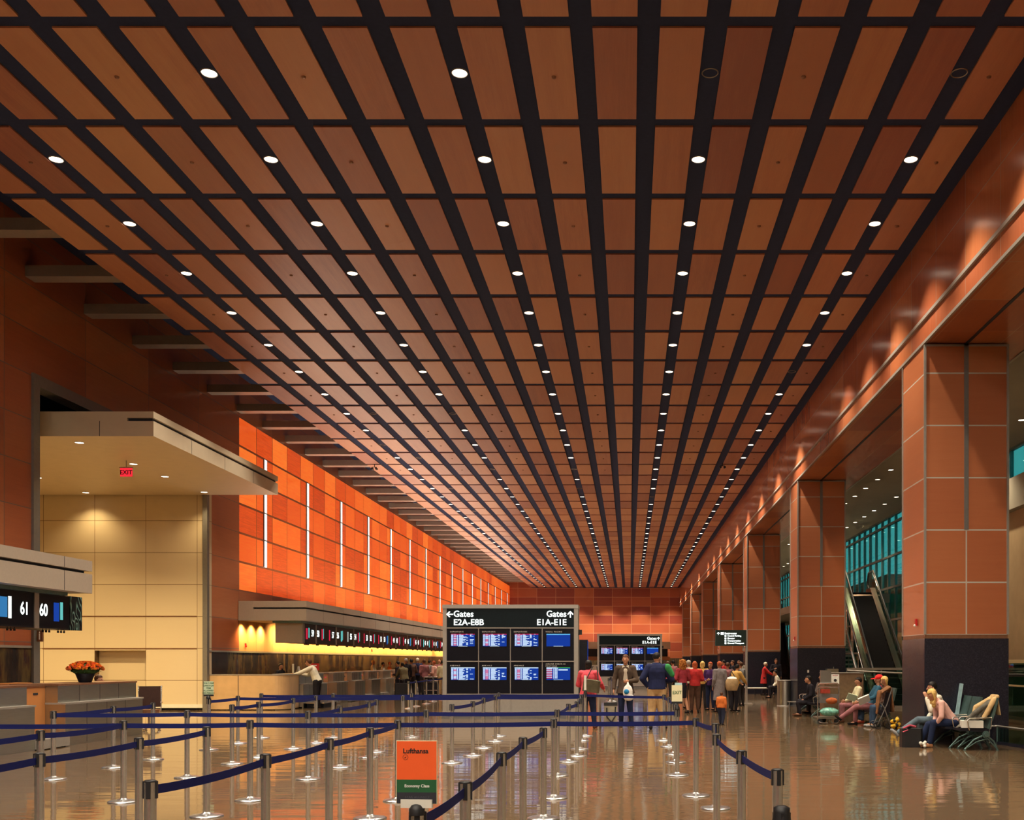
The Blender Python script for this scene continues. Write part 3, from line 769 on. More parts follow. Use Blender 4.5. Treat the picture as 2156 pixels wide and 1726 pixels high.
b = MB(); b.box(-14.3, -13.9, 14, 24.0, 0, 1.18, 0); tag(b.build('back_counter', M['wood_counter']), 'low wooden back counter along the wall behind the near steel desks', 'counter')
# flower bowl
t = thing('flower_bowl', 'black bowl of orange roses standing on the near steel desk', 'flower bowl', (-11.62, 22.0, 1.225))
b = MB(); b.lathe([(0.12, 0), (0.125, 0.01), (0.235, 0.30), (0.225, 0.30), (0.12, 0.06)], seg=28); b.build('bowl', M['black'], t)
b = MB(); rr = random.Random(3)
for i in range(170):
    a = rr.random() * 2 * PI; ph = rr.random() ** 0.6 * 1.35
    R = 0.35; x, y, z = R * math.sin(ph) * math.cos(a), R * math.sin(ph) * math.sin(a), 0.235 + 0.20 * math.cos(ph)
    b.ball((x, y, z), 0.026 + rr.random() * 0.012, 8, rr.randrange(3), (1, 1, 0.8))
    b.lathe([(0.008, 0.0), (0.03, 0.012), (0.036, 0.03)], (x, y, z - 0.005), 7, rr.randrange(3))
b.build('orange_roses', [cloth('rose_orange', (0.85, 0.16, 0.03), 0.3), cloth('rose_coral', (0.72, 0.12, 0.05), 0.3), cloth('rose_gold', (0.88, 0.28, 0.03), 0.3)], t)
b = MB()
for i in range(120):
    a = rr.random() * 2 * PI; R = 0.18 + rr.random() * 0.16; z = 0.22 + rr.random() * 0.10
    c = Vector((R * math.cos(a), R * math.sin(a), z)); d = Vector((math.cos(a), math.sin(a), rr.random() - 0.3)).normalized() * 0.055; s_ = Vector((-math.sin(a), math.cos(a), 0.2)) * 0.018
    b.add([c, c + d * 0.5 + s_, c + d, c + d * 0.5 - s_], [(0, 1, 2, 3)])
b.ball((0, 0, 0.28), 0.29, 16, 0, (1, 1, 0.42)); b.build('leaves', cloth('rose_leaf', (0.03, 0.075, 0.02), 0.4), t)
# office chair behind the near desks
t = thing('office_chair', 'dark brown chair with chrome frame beyond the end of the near desks', 'chair', (-11.75, 25.2, 0), math.radians(200))
b = MB(); b.rbox(-0.24, 0.24, -0.22, 0.24, 0.42, 0.50, 0.04); b.build('seat', M['bronze'], t)
b = MB(); b.prismx([(-0.22, 0.55), (-0.28, 1.05), (-0.24, 1.06), (-0.17, 0.55)], -0.24, 0.24); b.build('backrest', plain('brown_leather', (0.045, 0.016, 0.010), 0.5, spec=0.2), t)
b = MB(); b.path([(0.25, -0.20, 0.46), (0.26, -0.27, 1.07)], 0.014); b.path([(-0.25, -0.20, 0.46), (-0.26, -0.27, 1.07)], 0.014); b.path([(0.28, -0.2, 0.66), (0.28, 0.2, 0.68)], 0.018); b.path([(-0.28, -0.2, 0.66), (-0.28, 0.2, 0.68)], 0.018); b.build('arm_frame', M['chrome'], t)
b = MB(); b.tube((0, 0, 0.12), (0, 0, 0.42), 0.03); b.build('gas_column', M['chrome'], t)
for i in range(5):
    a = 2 * PI * i / 5
    b = MB(); b.tube((0, 0, 0.12), (0.28 * math.cos(a), 0.28 * math.sin(a), 0.07), 0.02, 0.014); b.ball((0.28 * math.cos(a), 0.28 * math.sin(a), 0.032), 0.032, 8); b.build('leg', M['chrome'], t)
# ================================================================ CHECK-IN DESKS, FAR
t = thing('end_counter', 'pale maple counter end with rounded corner nearest the stone wall', 'counter', (XL, 35.2, 0))
b = MB(); p = [(0.01, 0), (2.2, 0)]
for i in range(9):
    a = -PI / 2 + PI / 2 * i / 8; p.append((2.2 + 0.45 * math.cos(a), 0.45 + 0.45 * math.sin(a)))
p += [(2.65, 1.4), (2.45, 1.4), (2.45, 0.5), (2.2, 0.22), (0.01, 0.22)]
b.prism(p, 0.03, 1.19); b.build('curved_front', M['maple_counter'], t)
b = MB(); b.prism([(x * 1.004, y - 0.01) for x, y in p], 1.19, 1.222); b.build('countertop', M['alu'], t)
b = MB(); b.box(1.02, 1.04, -0.004, 0.0, 0.03, 1.19); b.build('panel_joint', M['groove'], t)
desk(36.65, 2.9, 'far steel desk nearest the maple counter end', X=-11.75, near=False, grp='steel desks at the far check-in')
k_ = 0
for k_ in range(0, 26):
    y0 = 39.7 + 2.757 * k_
    if y0 > 110: break
    nm = ordn(k_ + 1)
    portal(y0 - 0.0, 1.15, 'amber wood baggage section, %s along the far check-in counter' % ordn(k_), X=-11.95, dots='logo_red' if k_ % 2 == 0 else 'groove', grp='amber baggage sections of the far check-in')
    desk(y0 + 1.15, 1.6, 'far steel desk, %s after the maple counter end' % nm, X=-11.75, near=False, grp='steel desks at the far check-in')
b = MB(); b.box(-11.6, -10.9, 36.8, 38.6, 0.16, 0.2, 0); b.box(-11.55, -10.95, 36.9, 38.5, 0, 0.16, 1)
tag(b.build('baggage_scale', [M['chrome'], M['black']]), 'low steel baggage scale before the first far steel desk', 'baggage scale')
for j, (y, x) in enumerate(((38.6, XL), (57.5, XL), (85.5, XL))):
    b = MB(); b.box(0, 0.04, -0.04, 0.04, 0, 0.14); b.ball((0.05, 0, 0.03), 0.025, 8)
    tag(b.build('fire_alarm', M['red'], None, (x, y, 2.2)), 'small red fire alarm on the yellow lit maple band, %s from the near end' % ORD[j], 'fire alarm')
# items on the far counter
t = thing('red_terminal', 'red display box standing on the far counter beside folded white cards', 'terminal', (-11.95, 39.0, 1.225))
b = MB(); b.box(-0.2, 0.2, -0.03, 0.03, 0.10, 0.36); b.build('red_screen', M['red'], t)
b = MB(); b.box(-0.03, 0.03, -0.02, 0.02, 0.0, 0.10); b.build('foot', M['black'], t)
b = MB(); b.box(-0.12, 0.12, -0.034, -0.031, 0.27, 0.30); b.build('caption_bar', M['ink_white'], t)
b = MB(); b.add([(0, -0.1, 0), (0.05, -0.1, 0.26), (0.06, -0.1, 0.26), (0.012, -0.1, 0), (0, 0.1, 0), (0.05, 0.1, 0.26), (0.06, 0.1, 0.26), (0.012, 0.1, 0)], [(0, 1, 2, 3), (4, 7, 6, 5), (0, 4, 5, 1), (3, 2, 6, 7), (1, 5, 6, 2)])
b.add([(0.12, -0.1, 0), (0.06, -0.1, 0.26), (0.05, -0.1, 0.26), (0.108, -0.1, 0), (0.12, 0.1, 0), (0.06, 0.1, 0.26), (0.05, 0.1, 0.26), (0.108, 0.1, 0)], [(0, 3, 2, 1), (4, 5, 6, 7), (0, 1, 5, 4), (3, 7, 6, 2)])
tag(b.build('tent_card', M['white_paint'], None, (-12.45, 38.6, 1.225)), 'white folded tent card left of the red display box', 'card')
b = MB(); b.box(-0.03, 0.03, -0.02, 0.02, 0, 0.35)
tag(b.build('card_holder', M['white_paint'], None, (-12.6, 38.6, 1.225)), 'narrow upright white card left of the tent card', 'card')

# ================================================================ FLIGHT INFORMATION BOARDS
def arrow(bm, cx, cz, s, direction, y=-0.005):
    pts = [(-0.5, 0), (-0.05, 0.45), (0.12, 0.36), (-0.16, 0.09), (0.5, 0.09), (0.5, -0.09), (-0.16, -0.09), (0.12, -0.36), (-0.05, -0.45)]
    if direction == 'up': pts = [(z_, -x_) for x_, z_ in pts]
    P = [(cx + x_ * s, cz + z_ * s) for x_, z_ in pts]
    bm.prismy(P, y, 0.0)
def screen(parent, cx, cz, w, h, kind, y=-0.02):
    o = MB(); o.box(cx - w / 2, cx + w / 2, y - 0.01, y, cz - h / 2, cz + h / 2); scr = o.build('screen', M['scr_blue'], parent)
    rr = random.Random(int(abs(cx) * 100) * 7 + len(kind) * 31 + int(cz * 10))
    m = MB(); yy0, yy1 = y - 0.013, y - 0.009
    def R(u0, u1, v0, v1, mi): m.box(cx - w / 2 + u0 * w, cx - w / 2 + u1 * w, yy0, yy1, cz + h / 2 - v1 * h, cz + h / 2 - v0 * h, mi)
    if kind == 'page':
        R(0, 1, 0, 0.10, 3); R(0.12, 0.5, 0.02, 0.09, 0); R(0.3, 0.7, 0.97, 1.0, 0)
    else:
        if kind == 'dep': R(0, 1, 0, 0.07, 2); [R(a, a + 0.09, 0.015, 0.055, 0) for a in (0.02, 0.13, 0.34, 0.62, 0.82)]
        elif kind == 'checkin': R(0, 0.5, 0, 0.08, 0); R(0.42, 1, 0, 0.06, 4)
        else: R(0, 1, 0, 0.07, 0)
        n = 13
        for i in range(n):
            v = 0.10 + 0.86 * i / n; hv = 0.86 / n * 0.74
            if kind == 'checkin':
                if i < 12:
                    R(0.0, 0.24, v, v + hv, 2 if i % 2 else 0)
                    for a in (0.29, 0.36, 0.42): R(a, a + 0.045, v, v + hv, 0)
                if i == 1: R(0.5, 0.9, v - 0.02, v + hv * 1.6, 0)
                continue
            R(0.01, 0.09, v, v + hv, 0); R(0.11, 0.23, v, v + hv, 1 if rr.random() < 0.6 else 0); R(0.25, 0.30, v, v + hv, 0)
            R(0.34, 0.34 + 0.12 + rr.random() * 0.2, v, v + hv, 0)
            if rr.random() < 0.5: R(0.64, 0.72, v, v + hv, 0)
            if rr.random() < 0.35: R(0.8, 0.8 + 0.15 * rr.random() + 0.03, v, v + hv, 0)
        R(0.3, 0.7, 0.97, 1.0, 0)
    m.build('listing', [M['scr_white'], M['scr_pink'], M['scr_red'], M['scr_cyan'], M['scr_green']], scr)
def board(loc, label, left=True):
    t = thing('flight_board', label, 'flight information board', loc)
    W, H, D = 3.935, 3.32, 0.80           # origin: bottom centre of the front face
    b = MB()
    b.box(-W / 2, -W / 2 + 0.115, 0, D, 0.0, H - 0.11); b.box(W / 2 - 0.115, W / 2, 0, D, 0.0, H - 0.11); b.box(-W / 2 - 0.01, W / 2 + 0.01, -0.02, D + 0.02, H - 0.11, H)
    b.build('frame', M['alu'], t)
    b = MB(); b.box(-W / 2 + 0.115, W / 2 - 0.115, 0.03, D - 0.03, 0.73, H - 0.11); b.build('core_panel', M['black'], t)
    b = MB(); b.box(-W / 2 + 0.115, W / 2 - 0.115, 0.02, D - 0.02, 0.20, 0.73); b.build('plinth_panel', M['alu'], t)
    b = MB(); b.box(-W / 2 - 0.02, W / 2 + 0.02, -0.06, D + 0.06, 0.0, 0.15); b.build('base', M['alu_dark'], t)
    b = MB(); b.box(-W / 2 - 0.03, W / 2 + 0.03, -0.08, D + 0.08, 0.15, 0.20); b.build('base_rail', M['chrome'], t)
    cw = (W - 0.23) / 4; x0 = -W / 2 + 0.115
    zs = [0.73, 1.671, 2.642]
    b = MB()
    for zz in (1.671, 2.642): b.box(-W / 2, W / 2, -0.004, 0.03, zz - 0.014, zz + 0.014)
    for i in range(1, 4): b.box(x0 + cw * i - 0.010, x0 + cw * i + 0.010, 0.005, 0.03, 0.2, 2.642)
    b.build('grid_trim', M['alu'], t)
    names = [['ARRIVALS', 'ARRIVALS', 'ARRIVALS', 'AIRLINE CHECK-IN'], ['DEPARTURES', 'DEPARTURES', 'DEPARTURES', 'VISUAL PAGING']]
    for r in range(2):
        for i in range(4):
            mo = MB(); mo.box(x0 + cw * i + 0.02, x0 + cw * (i + 1) - 0.02, 0.008, 0.03, zs[r] + 0.02, zs[r + 1] - 0.02); mon = mo.build('monitor_bay', M['glass_dark'], t)
            kind = 'arr' if r == 0 else 'dep'
            if i == 3: kind = 'checkin' if r == 0 else 'page'
            cxs = x0 + cw * i + 0.46 + 0.01
            screen(mon, cxs, zs[r] + (0.58 if r == 0 else 0.619), 0.69, 0.368, kind, y=0.008)
            nm = names[r][i]
            text(nm, 'heading', M['ink_white'], mon, (x0 + cw * i + 0.10, 0.004, zs[r] + (0.857 if r else 0.815) + (0.045 if nm == 'AIRLINE CHECK-IN' else 0)), 0.052, '-Y', 'LEFT', 0.002, 0.0, 1.35)
            if nm == 'AIRLINE CHECK-IN': text('POSITIONS', 'heading', M['ink_white'], mon, (x0 + cw * i + 0.10, 0.004, zs[r] + 0.80), 0.052, '-Y', 'LEFT', 0.002, 0.0, 1.35)
    b = MB(); b.box(-W / 2 + 0.115, W / 2 - 0.115, 0.006, 0.03, 2.665, H - 0.12); hd = b.build('header_panel', plain('header_dark_green', (0.006, 0.012, 0.016), 0.4, spec=0.12), t)
    S = 0.25
    def lit(s_, x, z, al):
        o = text(s_, 'lettering', M['txt'], hd, (x, -0.002, z), S, '-Y', al, 0.006, 0.0045, 1.0)
    if left:
        a_ = MB(); arrow(a_, -W / 2 + 0.20, 3.04, 0.20, 'left'); a_.build('arrow', M['txt'], hd)
        lit('Gates', -W / 2 + 0.31, 3.045, 'LEFT'); lit('E2A-E8B', -W / 2 + 0.31, 2.80, 'LEFT')
    a_ = MB(); arrow(a_, W / 2 - 0.22, 3.04, 0.20, 'up'); a_.build('arrow', M['txt'], hd)
    lit('Gates', W / 2 - 0.33, 3.045, 'RIGHT'); lit('E1A-E1E', W / 2 - 0.33, 2.80, 'RIGHT')
    # rear bracket and small camera on the side
    b = MB(); b.box(W / 2, W / 2 + 0.10, 0.3, 0.4, 2.45, 2.6); b.build('side_camera', M['rubber'], t)
    return t
ZB = 30.0
board((wx(1074.5, ZB), ZB, 0.0), 'large grey flight information board nearest the camera, two lit gate directions')
ZB2 = 62.6
board((wx(1325.8, ZB2), ZB2, 0.0), 'smaller looking flight board farther down the hall, one lit gate direction', False)
# kiosk tower behind the board's right edge
b = MB(); b.box(-0.25, 0.25, -0.25, 0.25, 0, 2.5, 0); b.box(0.25, 0.255, -0.2, 0.2, 0.4, 2.45, 1); b.tube((-0.2, -0.26, 2.7), (-0.2, -0.3, 2.7), 0.14, mi=2); b.tube((-0.2, 0, 2.5), (-0.2, -0.26, 2.7), 0.02)
tag(b.build('info_pylon', [M['black'], M['logo_blue'], M['porcelain']], None, (wx(1224, 40), 40, 0)), 'dark blue edged pylon peeking out behind the large flight board', 'pylon')
# counter bank in front of the back wall
t = thing('end_wall_counter', 'cream topped counter bank against the far back wall behind the flight boards', 'counter', (0, 121, 0))
b = MB(); b.box(wx(1228, 121), wx(1411, 121), -0.6, 1.5, 3.1, 3.9); b.build('canopy_band', M['fascia'], t)
b = MB(); b.box(wx(1228, 121) + .3, wx(1411, 121) - .3, -0.3, 1.5, 2.2, 3.1); b.build('sign_band', M['black'], t)
b = MB(); b.box(wx(1228, 121), wx(1411, 121), 0.5, 1.5, 1.75, 2.2); b.build('amber_band', M['wood_counter'], t)
b = MB(); b.box(wx(1228, 121), wx(1411, 121), -0.5, 0.3, 0, 1.2); b.build('desk_front', M['steel'], t)
# lit direction sign beside the fourth column
ZS = 40.0
t = thing('direction_sign', 'black hanging sign with green lit restroom and elevator wording near the columns', 'sign', (wx(1538.5, ZS), ZS, 0))
sw = 65 * ZS / F_PX; z0, z1 = wh(1359.5, ZS), wh(1326, ZS)
b = MB(); b.box(-sw / 2, sw / 2, 0, 0.22, z0, z1); b.build('sign_box', plain('sign_green_black', (0.006, 0.022, 0.016), 0.3), t)
b = MB(); b.box(sw / 2 - 0.02, sw / 2 + 0.06, 0.04, 0.18, 0, z1 + 0.0); b.box(sw / 2 - 0.2, sw / 2 + 0.24, -0.1, 0.32, 0, 0.04); b.box(sw / 2 - 0.12, sw / 2 - 0.07, 0.04, 0.18, z0 - 0.2, z0, 0); b.build('sign_post', M['alu'], t)
hh_ = z1 - z0
a_ = MB(); arrow(a_, -sw / 2 + 0.12, z1 - hh_ * 0.22, 0.12, 'up', -0.008); a_.build('arrow', M['txt'], t)
b = MB(); b.box(-sw / 2 + 0.21, -sw / 2 + 0.33, -0.008, 0, z1 - hh_ * 0.22 - 0.055, z1 - hh_ * 0.22 + 0.055); b.build('restroom_pictogram', M['txt'], t)
for j, s_ in enumerate(('Restrooms', 'Central Parking', 'Elevator', 'Transportation', 'Ground Transport')):
    zz = z1 - hh_ * (0.22 + 0.155 * j)
    if j: 
        b = MB(); b.box(-sw / 2 + 0.36, -sw / 2 + 0.43, -0.008, 0, zz - 0.035, zz + 0.035); b.build('pictogram', M['txt'], t)
    text(s_, 'lettering', M['txt'], t, (-sw / 2 + (0.36 if j == 0 else 0.47), -0.002, zz), 0.105 if j == 0 else 0.085, '-Y', 'LEFT', 0.004, 0.004)
# exit sign under the cream canopy
t = thing('exit_sign', 'small red exit sign hanging below the cream canopy', 'exit sign', (wx(266, 29.0), 29.0, 7.32))
b = MB(); b.box(-0.165, 0.165, -0.02, 0.02, -0.45, -0.21); b.build('sign_face', M['exit_red'], t)
b = MB(); b.tube((0, 0, -0.21), (0, 0, 0), 0.012); b.box(-0.19, 0.19, -0.03, 0.03, -0.21, -0.19); b.build('hanger', M['alu'], t)
text('EXIT', 'lettering', M['exit_ink'], t, (0, -0.022, -0.34), 0.17, '-Y', 'CENTER', 0.002, 0.003)
# small security cameras under the ceiling
for j, (px_, py_) in enumerate(((792, 980), (1520, 977))):
    z_ = (CEIL - EYE) * F_PX / (VY - py_) ; X_ = wx(px_, z_)
    t = thing('ceiling_camera', 'small dark camera hanging under the ceiling, %s one' % ('left' if j == 0 else 'right'), 'camera', (X_, z_ - 0.3, CEIL))
    b = MB(); b.tube((0, 0, 0), (0, 0, -0.12), 0.015); b.box(-0.1, 0.1, -0.015, 0.015, -0.14, -0.12); b.build('bracket', M['black'], t)
    b = MB(); b.tube((-0.09, 0.06, -0.2), (-0.09, -0.1, -0.2), 0.05); b.tube((0.09, 0.06, -0.2), (0.09, -0.1, -0.2), 0.05); b.build('camera_body', M['rubber'], t)
# ================================================================ QUEUE STANCHIONS AND BELTS
PH = 0.97
def _post_meshes():
    b = MB(); b.lathe([(0.175, 0.0), (0.175, 0.010), (0.165, 0.018), (0.11, 0.026), (0.055, 0.036), (0.038, 0.05)], seg=36); base = b.mesh('stanchion_base', M['pole'])
    b = MB(); b.lathe([(0.035, 0.03), (0.035, PH - 0.005)], seg=24); pole = b.mesh('stanchion_pole', M['pole'])
    b = MB(); b.lathe([(0.036, PH - 0.008), (0.037, PH - 0.002), (0.030, PH + 0.004), (0.0, PH + 0.005)], seg=24)
    for a in range(4):
        c, s = math.cos(a * PI / 2), math.sin(a * PI / 2)
        P = [(-0.013, 0.030), (0.013, 0.030), (0.013, 0.041), (-0.013, 0.041)]
        b.prism([(x * c - y * s, x * s + y * c) for x, y in P], PH - 0.105, PH - 0.002)
    head = b.mesh('belt_head', M['rubber'])
    return base, pole, head
PBASE, PPOLE, PHEAD = _post_meshes()
POSTS = {}
def post(key, X, Z, label, rz=None):
    o = bpy.data.objects.new('queue_post', PPOLE); COL.objects.link(o); o.location = (X, Z, 0)
    o.rotation_euler = (0, 0, 0.12 if rz is None else rz)
    for nm, me in (('base', PBASE), ('belt_head', PHEAD)):
        c = bpy.data.objects.new(nm, me); COL.objects.link(c); c.parent = o
    tag(o, label, 'queue post', 'chrome queue posts with belt heads')
    POSTS[key] = (X, Z); return o
def belt(k0, k1, label, zc=0.912, w=0.056, sag=0.012, dz=0.0):
    p, q = Vector((*POSTS[k0], 0)), Vector((*POSTS[k1], 0))
    d = (q - p).normalized(); a, c = p + d * 0.037, q - d * 0.037
    n = Vector((-d.y, d.x, 0)) * 0.0012
    m = MB(); vs = []; K = 8
    for i in range(K + 1):
        t = i / K; c0 = a.lerp(c, t); z = zc + dz - sag * 4 * t * (1 - t)
        for sgn, zz in ((1, -w / 2), (1, w / 2), (-1, w / 2), (-1, -w / 2)):
            vs.append((c0.x + n.x * sgn, c0.y + n.y * sgn, z + zz))
    fs = []
    for i in range(K):
        for j in range(4): fs.append((i * 4 + j, i * 4 + (j + 1) % 4, (i + 1) * 4 + (j + 1) % 4, (i + 1) * 4 + j))
    fs += [(3, 2, 1, 0), (K * 4, K * 4 + 1, K * 4 + 2, K * 4 + 3)]
    m.add(vs, fs)
    o = m.build('queue_belt', M['navy']); tag(o, label, 'belt', 'navy belts between the queue posts')
LN = {'A': 'leftmost near lane', 'B': 'near lane left of the placard lane', 'C': 'near lane ending behind the placard', 'D': 'near lane right of the placard', 'E': 'rightmost curving lane',
      'F': 'lane before the steel desk', 'G': 'second far lane from left', 'H': 'third far lane from left', 'I': 'lane before the flight board', 'J': 'lane right of the flight board', 'K': 'EXIT placard lane'}
lanes = {
    'A': [(-6.15, 9.0), (-6.06, 10.6), (-6.04, 12.3)],
    'B': [(-4.60, 6.4), (-4.57, 7.98), (-4.56, 9.58), (-4.58, 11.16)],
    'C': [(-2.86, 6.15), (-2.79, 7.90), (-2.77, 9.50), (-2.77, 11.0), (-2.79, 12.4)],
    'D': [(-1.007, 4.9), (-0.97, 6.09), (-1.0, 8.05), (-0.995, 9.62), (-0.92, 11.0)],
    'E': [(0.72, 4.88), (0.976, 6.8), (0.89, 8.2), (0.845, 10.0), (0.98, 11.75), (0.827, 12.85)],
    'F': [(-8.19, 14.65), (-8.14, 16.25), (-8.14, 17.6)],
    'G': [(-6.50, 16.85), (-6.48, 18.0), (-6.45, 19.76), (-6.42, 21.1)],
    'H': [(-4.57, 14.65), (-4.58, 16.3), (-4.55, 17.95), (-4.67, 19.0)],
    'I': [(-2.93, 17.0), (-2.78, 18.28), (-2.82, 19.9), (-2.80, 21.5)],
    'J': [(-1.06, 15.1), (-1.016, 17.16), (-0.93, 18.2), (-0.95, 19.65), (-1.02, 21.7)],
    'K': [(0.70, 15.17), (0.764, 17.08), (0.80, 18.56), (0.775, 20.2), (0.73, 21.8)],
}
for L_, pts in lanes.items():
    for i, (X, Z) in enumerate(pts):
        post((L_, i), X, Z, 'chrome queue post, %s from camera in the %s' % (ordn(i), LN[L_]))
    for i in range(len(pts) - 1):
        if L_ == 'E' and i == 0: continue
        belt((L_, i), (L_, i + 1), 'navy belt, %s from camera in the %s' % (ordn(i), LN[L_]), sag=0.02 if pts[i + 1][1] - pts[i][1] > 1.7 else 0.012)
rows = {
    'R1': ([('new', -7.8, 12.15), ('A', 2), ('new', -4.58, 12.44), ('C', 4), ('new', -0.93, 12.65), ('E', 5)], 'long near cross row, in front of the orange placard\'s lane'),
    'R2': ([('F', 0), ('new', -6.38, 14.86), ('H', 0), ('new', -2.95, 14.96), ('J', 0), ('K', 0)], 'second cross row, ending at the EXIT placard'),
    'R3': ([('new', -7.98, 19.55), ('new', -8.0, 21.05), ('G', 3), ('new', -4.64, 21.1), ('I', 3), ('J', 4)], 'third cross row'),
    'R4': ([('new', -8.06, 22.56), ('new', -6.5, 22.6), ('new', -4.80, 22.7), ('new', -2.92, 23.0), ('new', -0.99, 23.05), ('K', 4)], 'farthest cross row before the flight board'),
}
RN = {'R1': 'nearest cross row', 'R2': 'second cross row', 'R3': 'third cross row', 'R4': 'farthest cross row'}
for R_, (seq, _) in rows.items():
    ks = []
    for j, s_ in enumerate(seq):
        if s_[0] == 'new':
            kk = (R_, j); lb = 'chrome queue post, %s from left in the %s' % (ordn(j), RN[R_])
            if R_ == 'R3' and j == 0: lb = 'chrome queue post under the pale green carry-on placard'
            if R_ == 'R4' and j == 4: lb = 'chrome queue post with thin white upright placard, right of the flight board'
            post(kk, s_[1], s_[2], lb); ks.append(kk)
        else: ks.append((s_[0], s_[1]))
    for j in range(len(ks) - 1):
        belt(ks[j], ks[j + 1], 'navy belt, %s from left in the %s' % (ordn(j), RN[R_]), sag=0.008)
for j, (X, Z) in enumerate(((-7.8, 36.4), (-7.9, 38.1), (-7.96, 40.4), (-8.15, 42.8), (-8.1, 44.6))):
    post(('X', j), X, Z, 'chrome queue post, %s of the few by the far desk queue' % ordn(j))
    if j: belt(('X', j - 1), ('X', j), 'navy belt, %s of the few by the far desk queue' % ordn(j - 1))
for j, (X, Z) in enumerate(((-0.86, 42.0), (-0.84, 43.8), (-0.83, 45.6), (-0.70, 41.0), (-0.69, 42.9))):
    post(('Y', j), X, Z, 'chrome queue post, %s of the cluster between pink jacket and man in brown' % ordn(j))
belt(('Y', 0), ('Y', 1), 'navy belt, nearer one of the cluster behind the pink jacket'); belt(('Y', 1), ('Y', 2), 'navy belt, farther one of the cluster behind the pink jacket')
# ---- placards on posts
t = thing('airline_placard', 'orange and green Lufthansa Economy Class placard on the nearest middle post', 'placard', (-1.007, 4.88, 0.975), math.radians(-3))
b = MB(); b.lathe([(0.036, -0.02), (0.037, 0.01), (0.026, 0.028), (0.010, 0.034)], seg=20); b.box(-0.008, 0.008, -0.008, 0.008, 0.03, 0.052); b.build('swivel_cap', M['rubber'], t)
zb = 1.685 - (1691 - VY) * 4.9 / F_PX - 0.975; zt_ = 1.685 - (1558 - VY) * 4.9 / F_PX - 0.975
b = MB(); b.rbox(-0.076, 0.076, -0.012, 0.012, zb - 0.018, zb + 0.022, 0.004); b.build('holder_clip', M['white_paint'], t)
xw = 0.098; Hh = zt_ - zb
b = MB(); b.box(-xw, xw, -0.004, 0.004, zb, zt_); pl = b.build('frame_card', M['card_cream'], t)
b = MB(); b.box(-xw + 0.003, xw - 0.003, -0.006, -0.003, zb + Hh * 0.385, zt_ - 0.003); b.build('orange_field', M['orange'], pl)
b = MB(); b.box(-xw + 0.003, xw - 0.003, -0.006, -0.003, zb + Hh * 0.185, zb + Hh * 0.385); b.build('green_band', M['green_card'], pl)
b = MB(); b.box(-xw + 0.003, xw - 0.003, -0.006, -0.003, zb + 0.003, zb + Hh * 0.185); b.build('charcoal_band', M['charcoal_card'], pl)
text('Lufthansa', 'lettering', M['ink'], pl, (-0.065, -0.0065, zt_ - 0.050), 0.032, '-Y', 'LEFT', 0.0006, 0.0008, 1.0)
text('Economy Class', 'lettering', M['ink_white'], pl, (-0.058, -0.0065, zb + Hh * 0.285), 0.0195, '-Y', 'LEFT', 0.0006, 0.0003)
text('STAR ALLIANCE', 'lettering', M['ink_grey'], pl, (-0.055, -0.0065, zb + Hh * 0.11), 0.014, '-Y', 'LEFT', 0.0005, 0.0, 1.2)
m = MB(); ring = []
for i in range(24):
    a0, a1 = 2 * PI * i / 24, 2 * PI * (i + 1) / 24
    c0 = (-0.053, zt_ - 0.079)
    m.add([(c0[0] + r * math.cos(a), -0.0068, c0[1] + r * math.sin(a)) for a in (a0, a1) for r in (0.0115, 0.013)], [(0, 1, 3, 2)])
m.add([(-0.060, -0.0068, zt_ - 0.083), (-0.048, -0.0068, zt_ - 0.074), (-0.053, -0.0068, zt_ - 0.083)], [(0, 1, 2)])
m.build('ring_emblem', M['ink'], pl)
def placard(x, y, px0, px1, py0, py1, mat, label, lines, size, tilt=0.0, lo=0.0, name='queue_placard'):
    z_ = y
    t = thing(name, label, 'placard', (x, y - 0.02, 0), math.radians(tilt))
    w = (px1 - px0) * z_ / F_PX; h0, h1 = wh(py1, z_), wh(py0, z_)
    xc = wx((px0 + px1) / 2, z_) - x
    b = MB(); b.rbox(xc - w / 2, xc + w / 2, -0.006, 0.006, h0, h1, 0.003); pl = b.build('card', M[mat], t)
    b = MB(); b.rbox(xc - w / 2, xc + w / 2, -0.012, 0.012, h0 - 0.02, h0 + 0.012, 0.004); b.lathe([(0.038, PH + 0.0), (0.038, PH + 0.03), (0.02, PH + 0.055), (0.008, max(h0 - 0.01, PH + 0.06))], seg=16); b.build('holder', M['rubber'], t)
    n = len(lines)
    for i, s_ in enumerate(lines):
        zz = h1 - (h1 - h0) * (0.14 + 0.72 * i / max(1, n - 1)) if n > 1 else h0 + (h1 - h0) * lo
        text(s_, 'lettering', M['green_card'], pl, (xc, -0.008, zz), size, '-Y', 'CENTER', 0.0008, 0.0007)
    return t, pl, xc, w, h0, h1
placard(-7.98, 19.55, 430, 450.5, 1434, 1463, 'card_green', 'pale green ONLY ONE CARRY-ON ITEM placard on a post beside the maple counter', ['ONLY ONE', 'CARRY-ON', 'ITEM', 'ALLOWED', 'PER PERSON'], 0.040, 3)
t, pl, xc, w, h0, h1 = placard(0.70, 15.17, 1414, 1436.5, 1442, 1478, 'card_cream', 'cream EXIT placard on the post right of the man in khaki trousers', ['EXIT'], 0.066, 2, 0.56)
b = MB(); b.box(xc - 0.03, xc + 0.075, 0.01, 0.02, h1 - 0.02, h1 + 0.035); b.build('blue_card_behind', M['card_blue'], t)
t = thing('slim_placard', 'thin white upright card on the post before the pink jacket person', 'placard', (-0.99, 23.03, 0))
b = MB(); b.box(-0.025, 0.025, -0.02, 0.02, 1.03, 1.36); b.build('card', M['white_paint'], t); b = MB(); b.lathe([(0.037, PH), (0.02, 1.04)], seg=12); b.build('holder', M['rubber'], t)
t = thing('empty_sign_holder', 'black empty placard holder on the nearest post at bottom right', 'placard holder', (0.72, 4.88, PH))
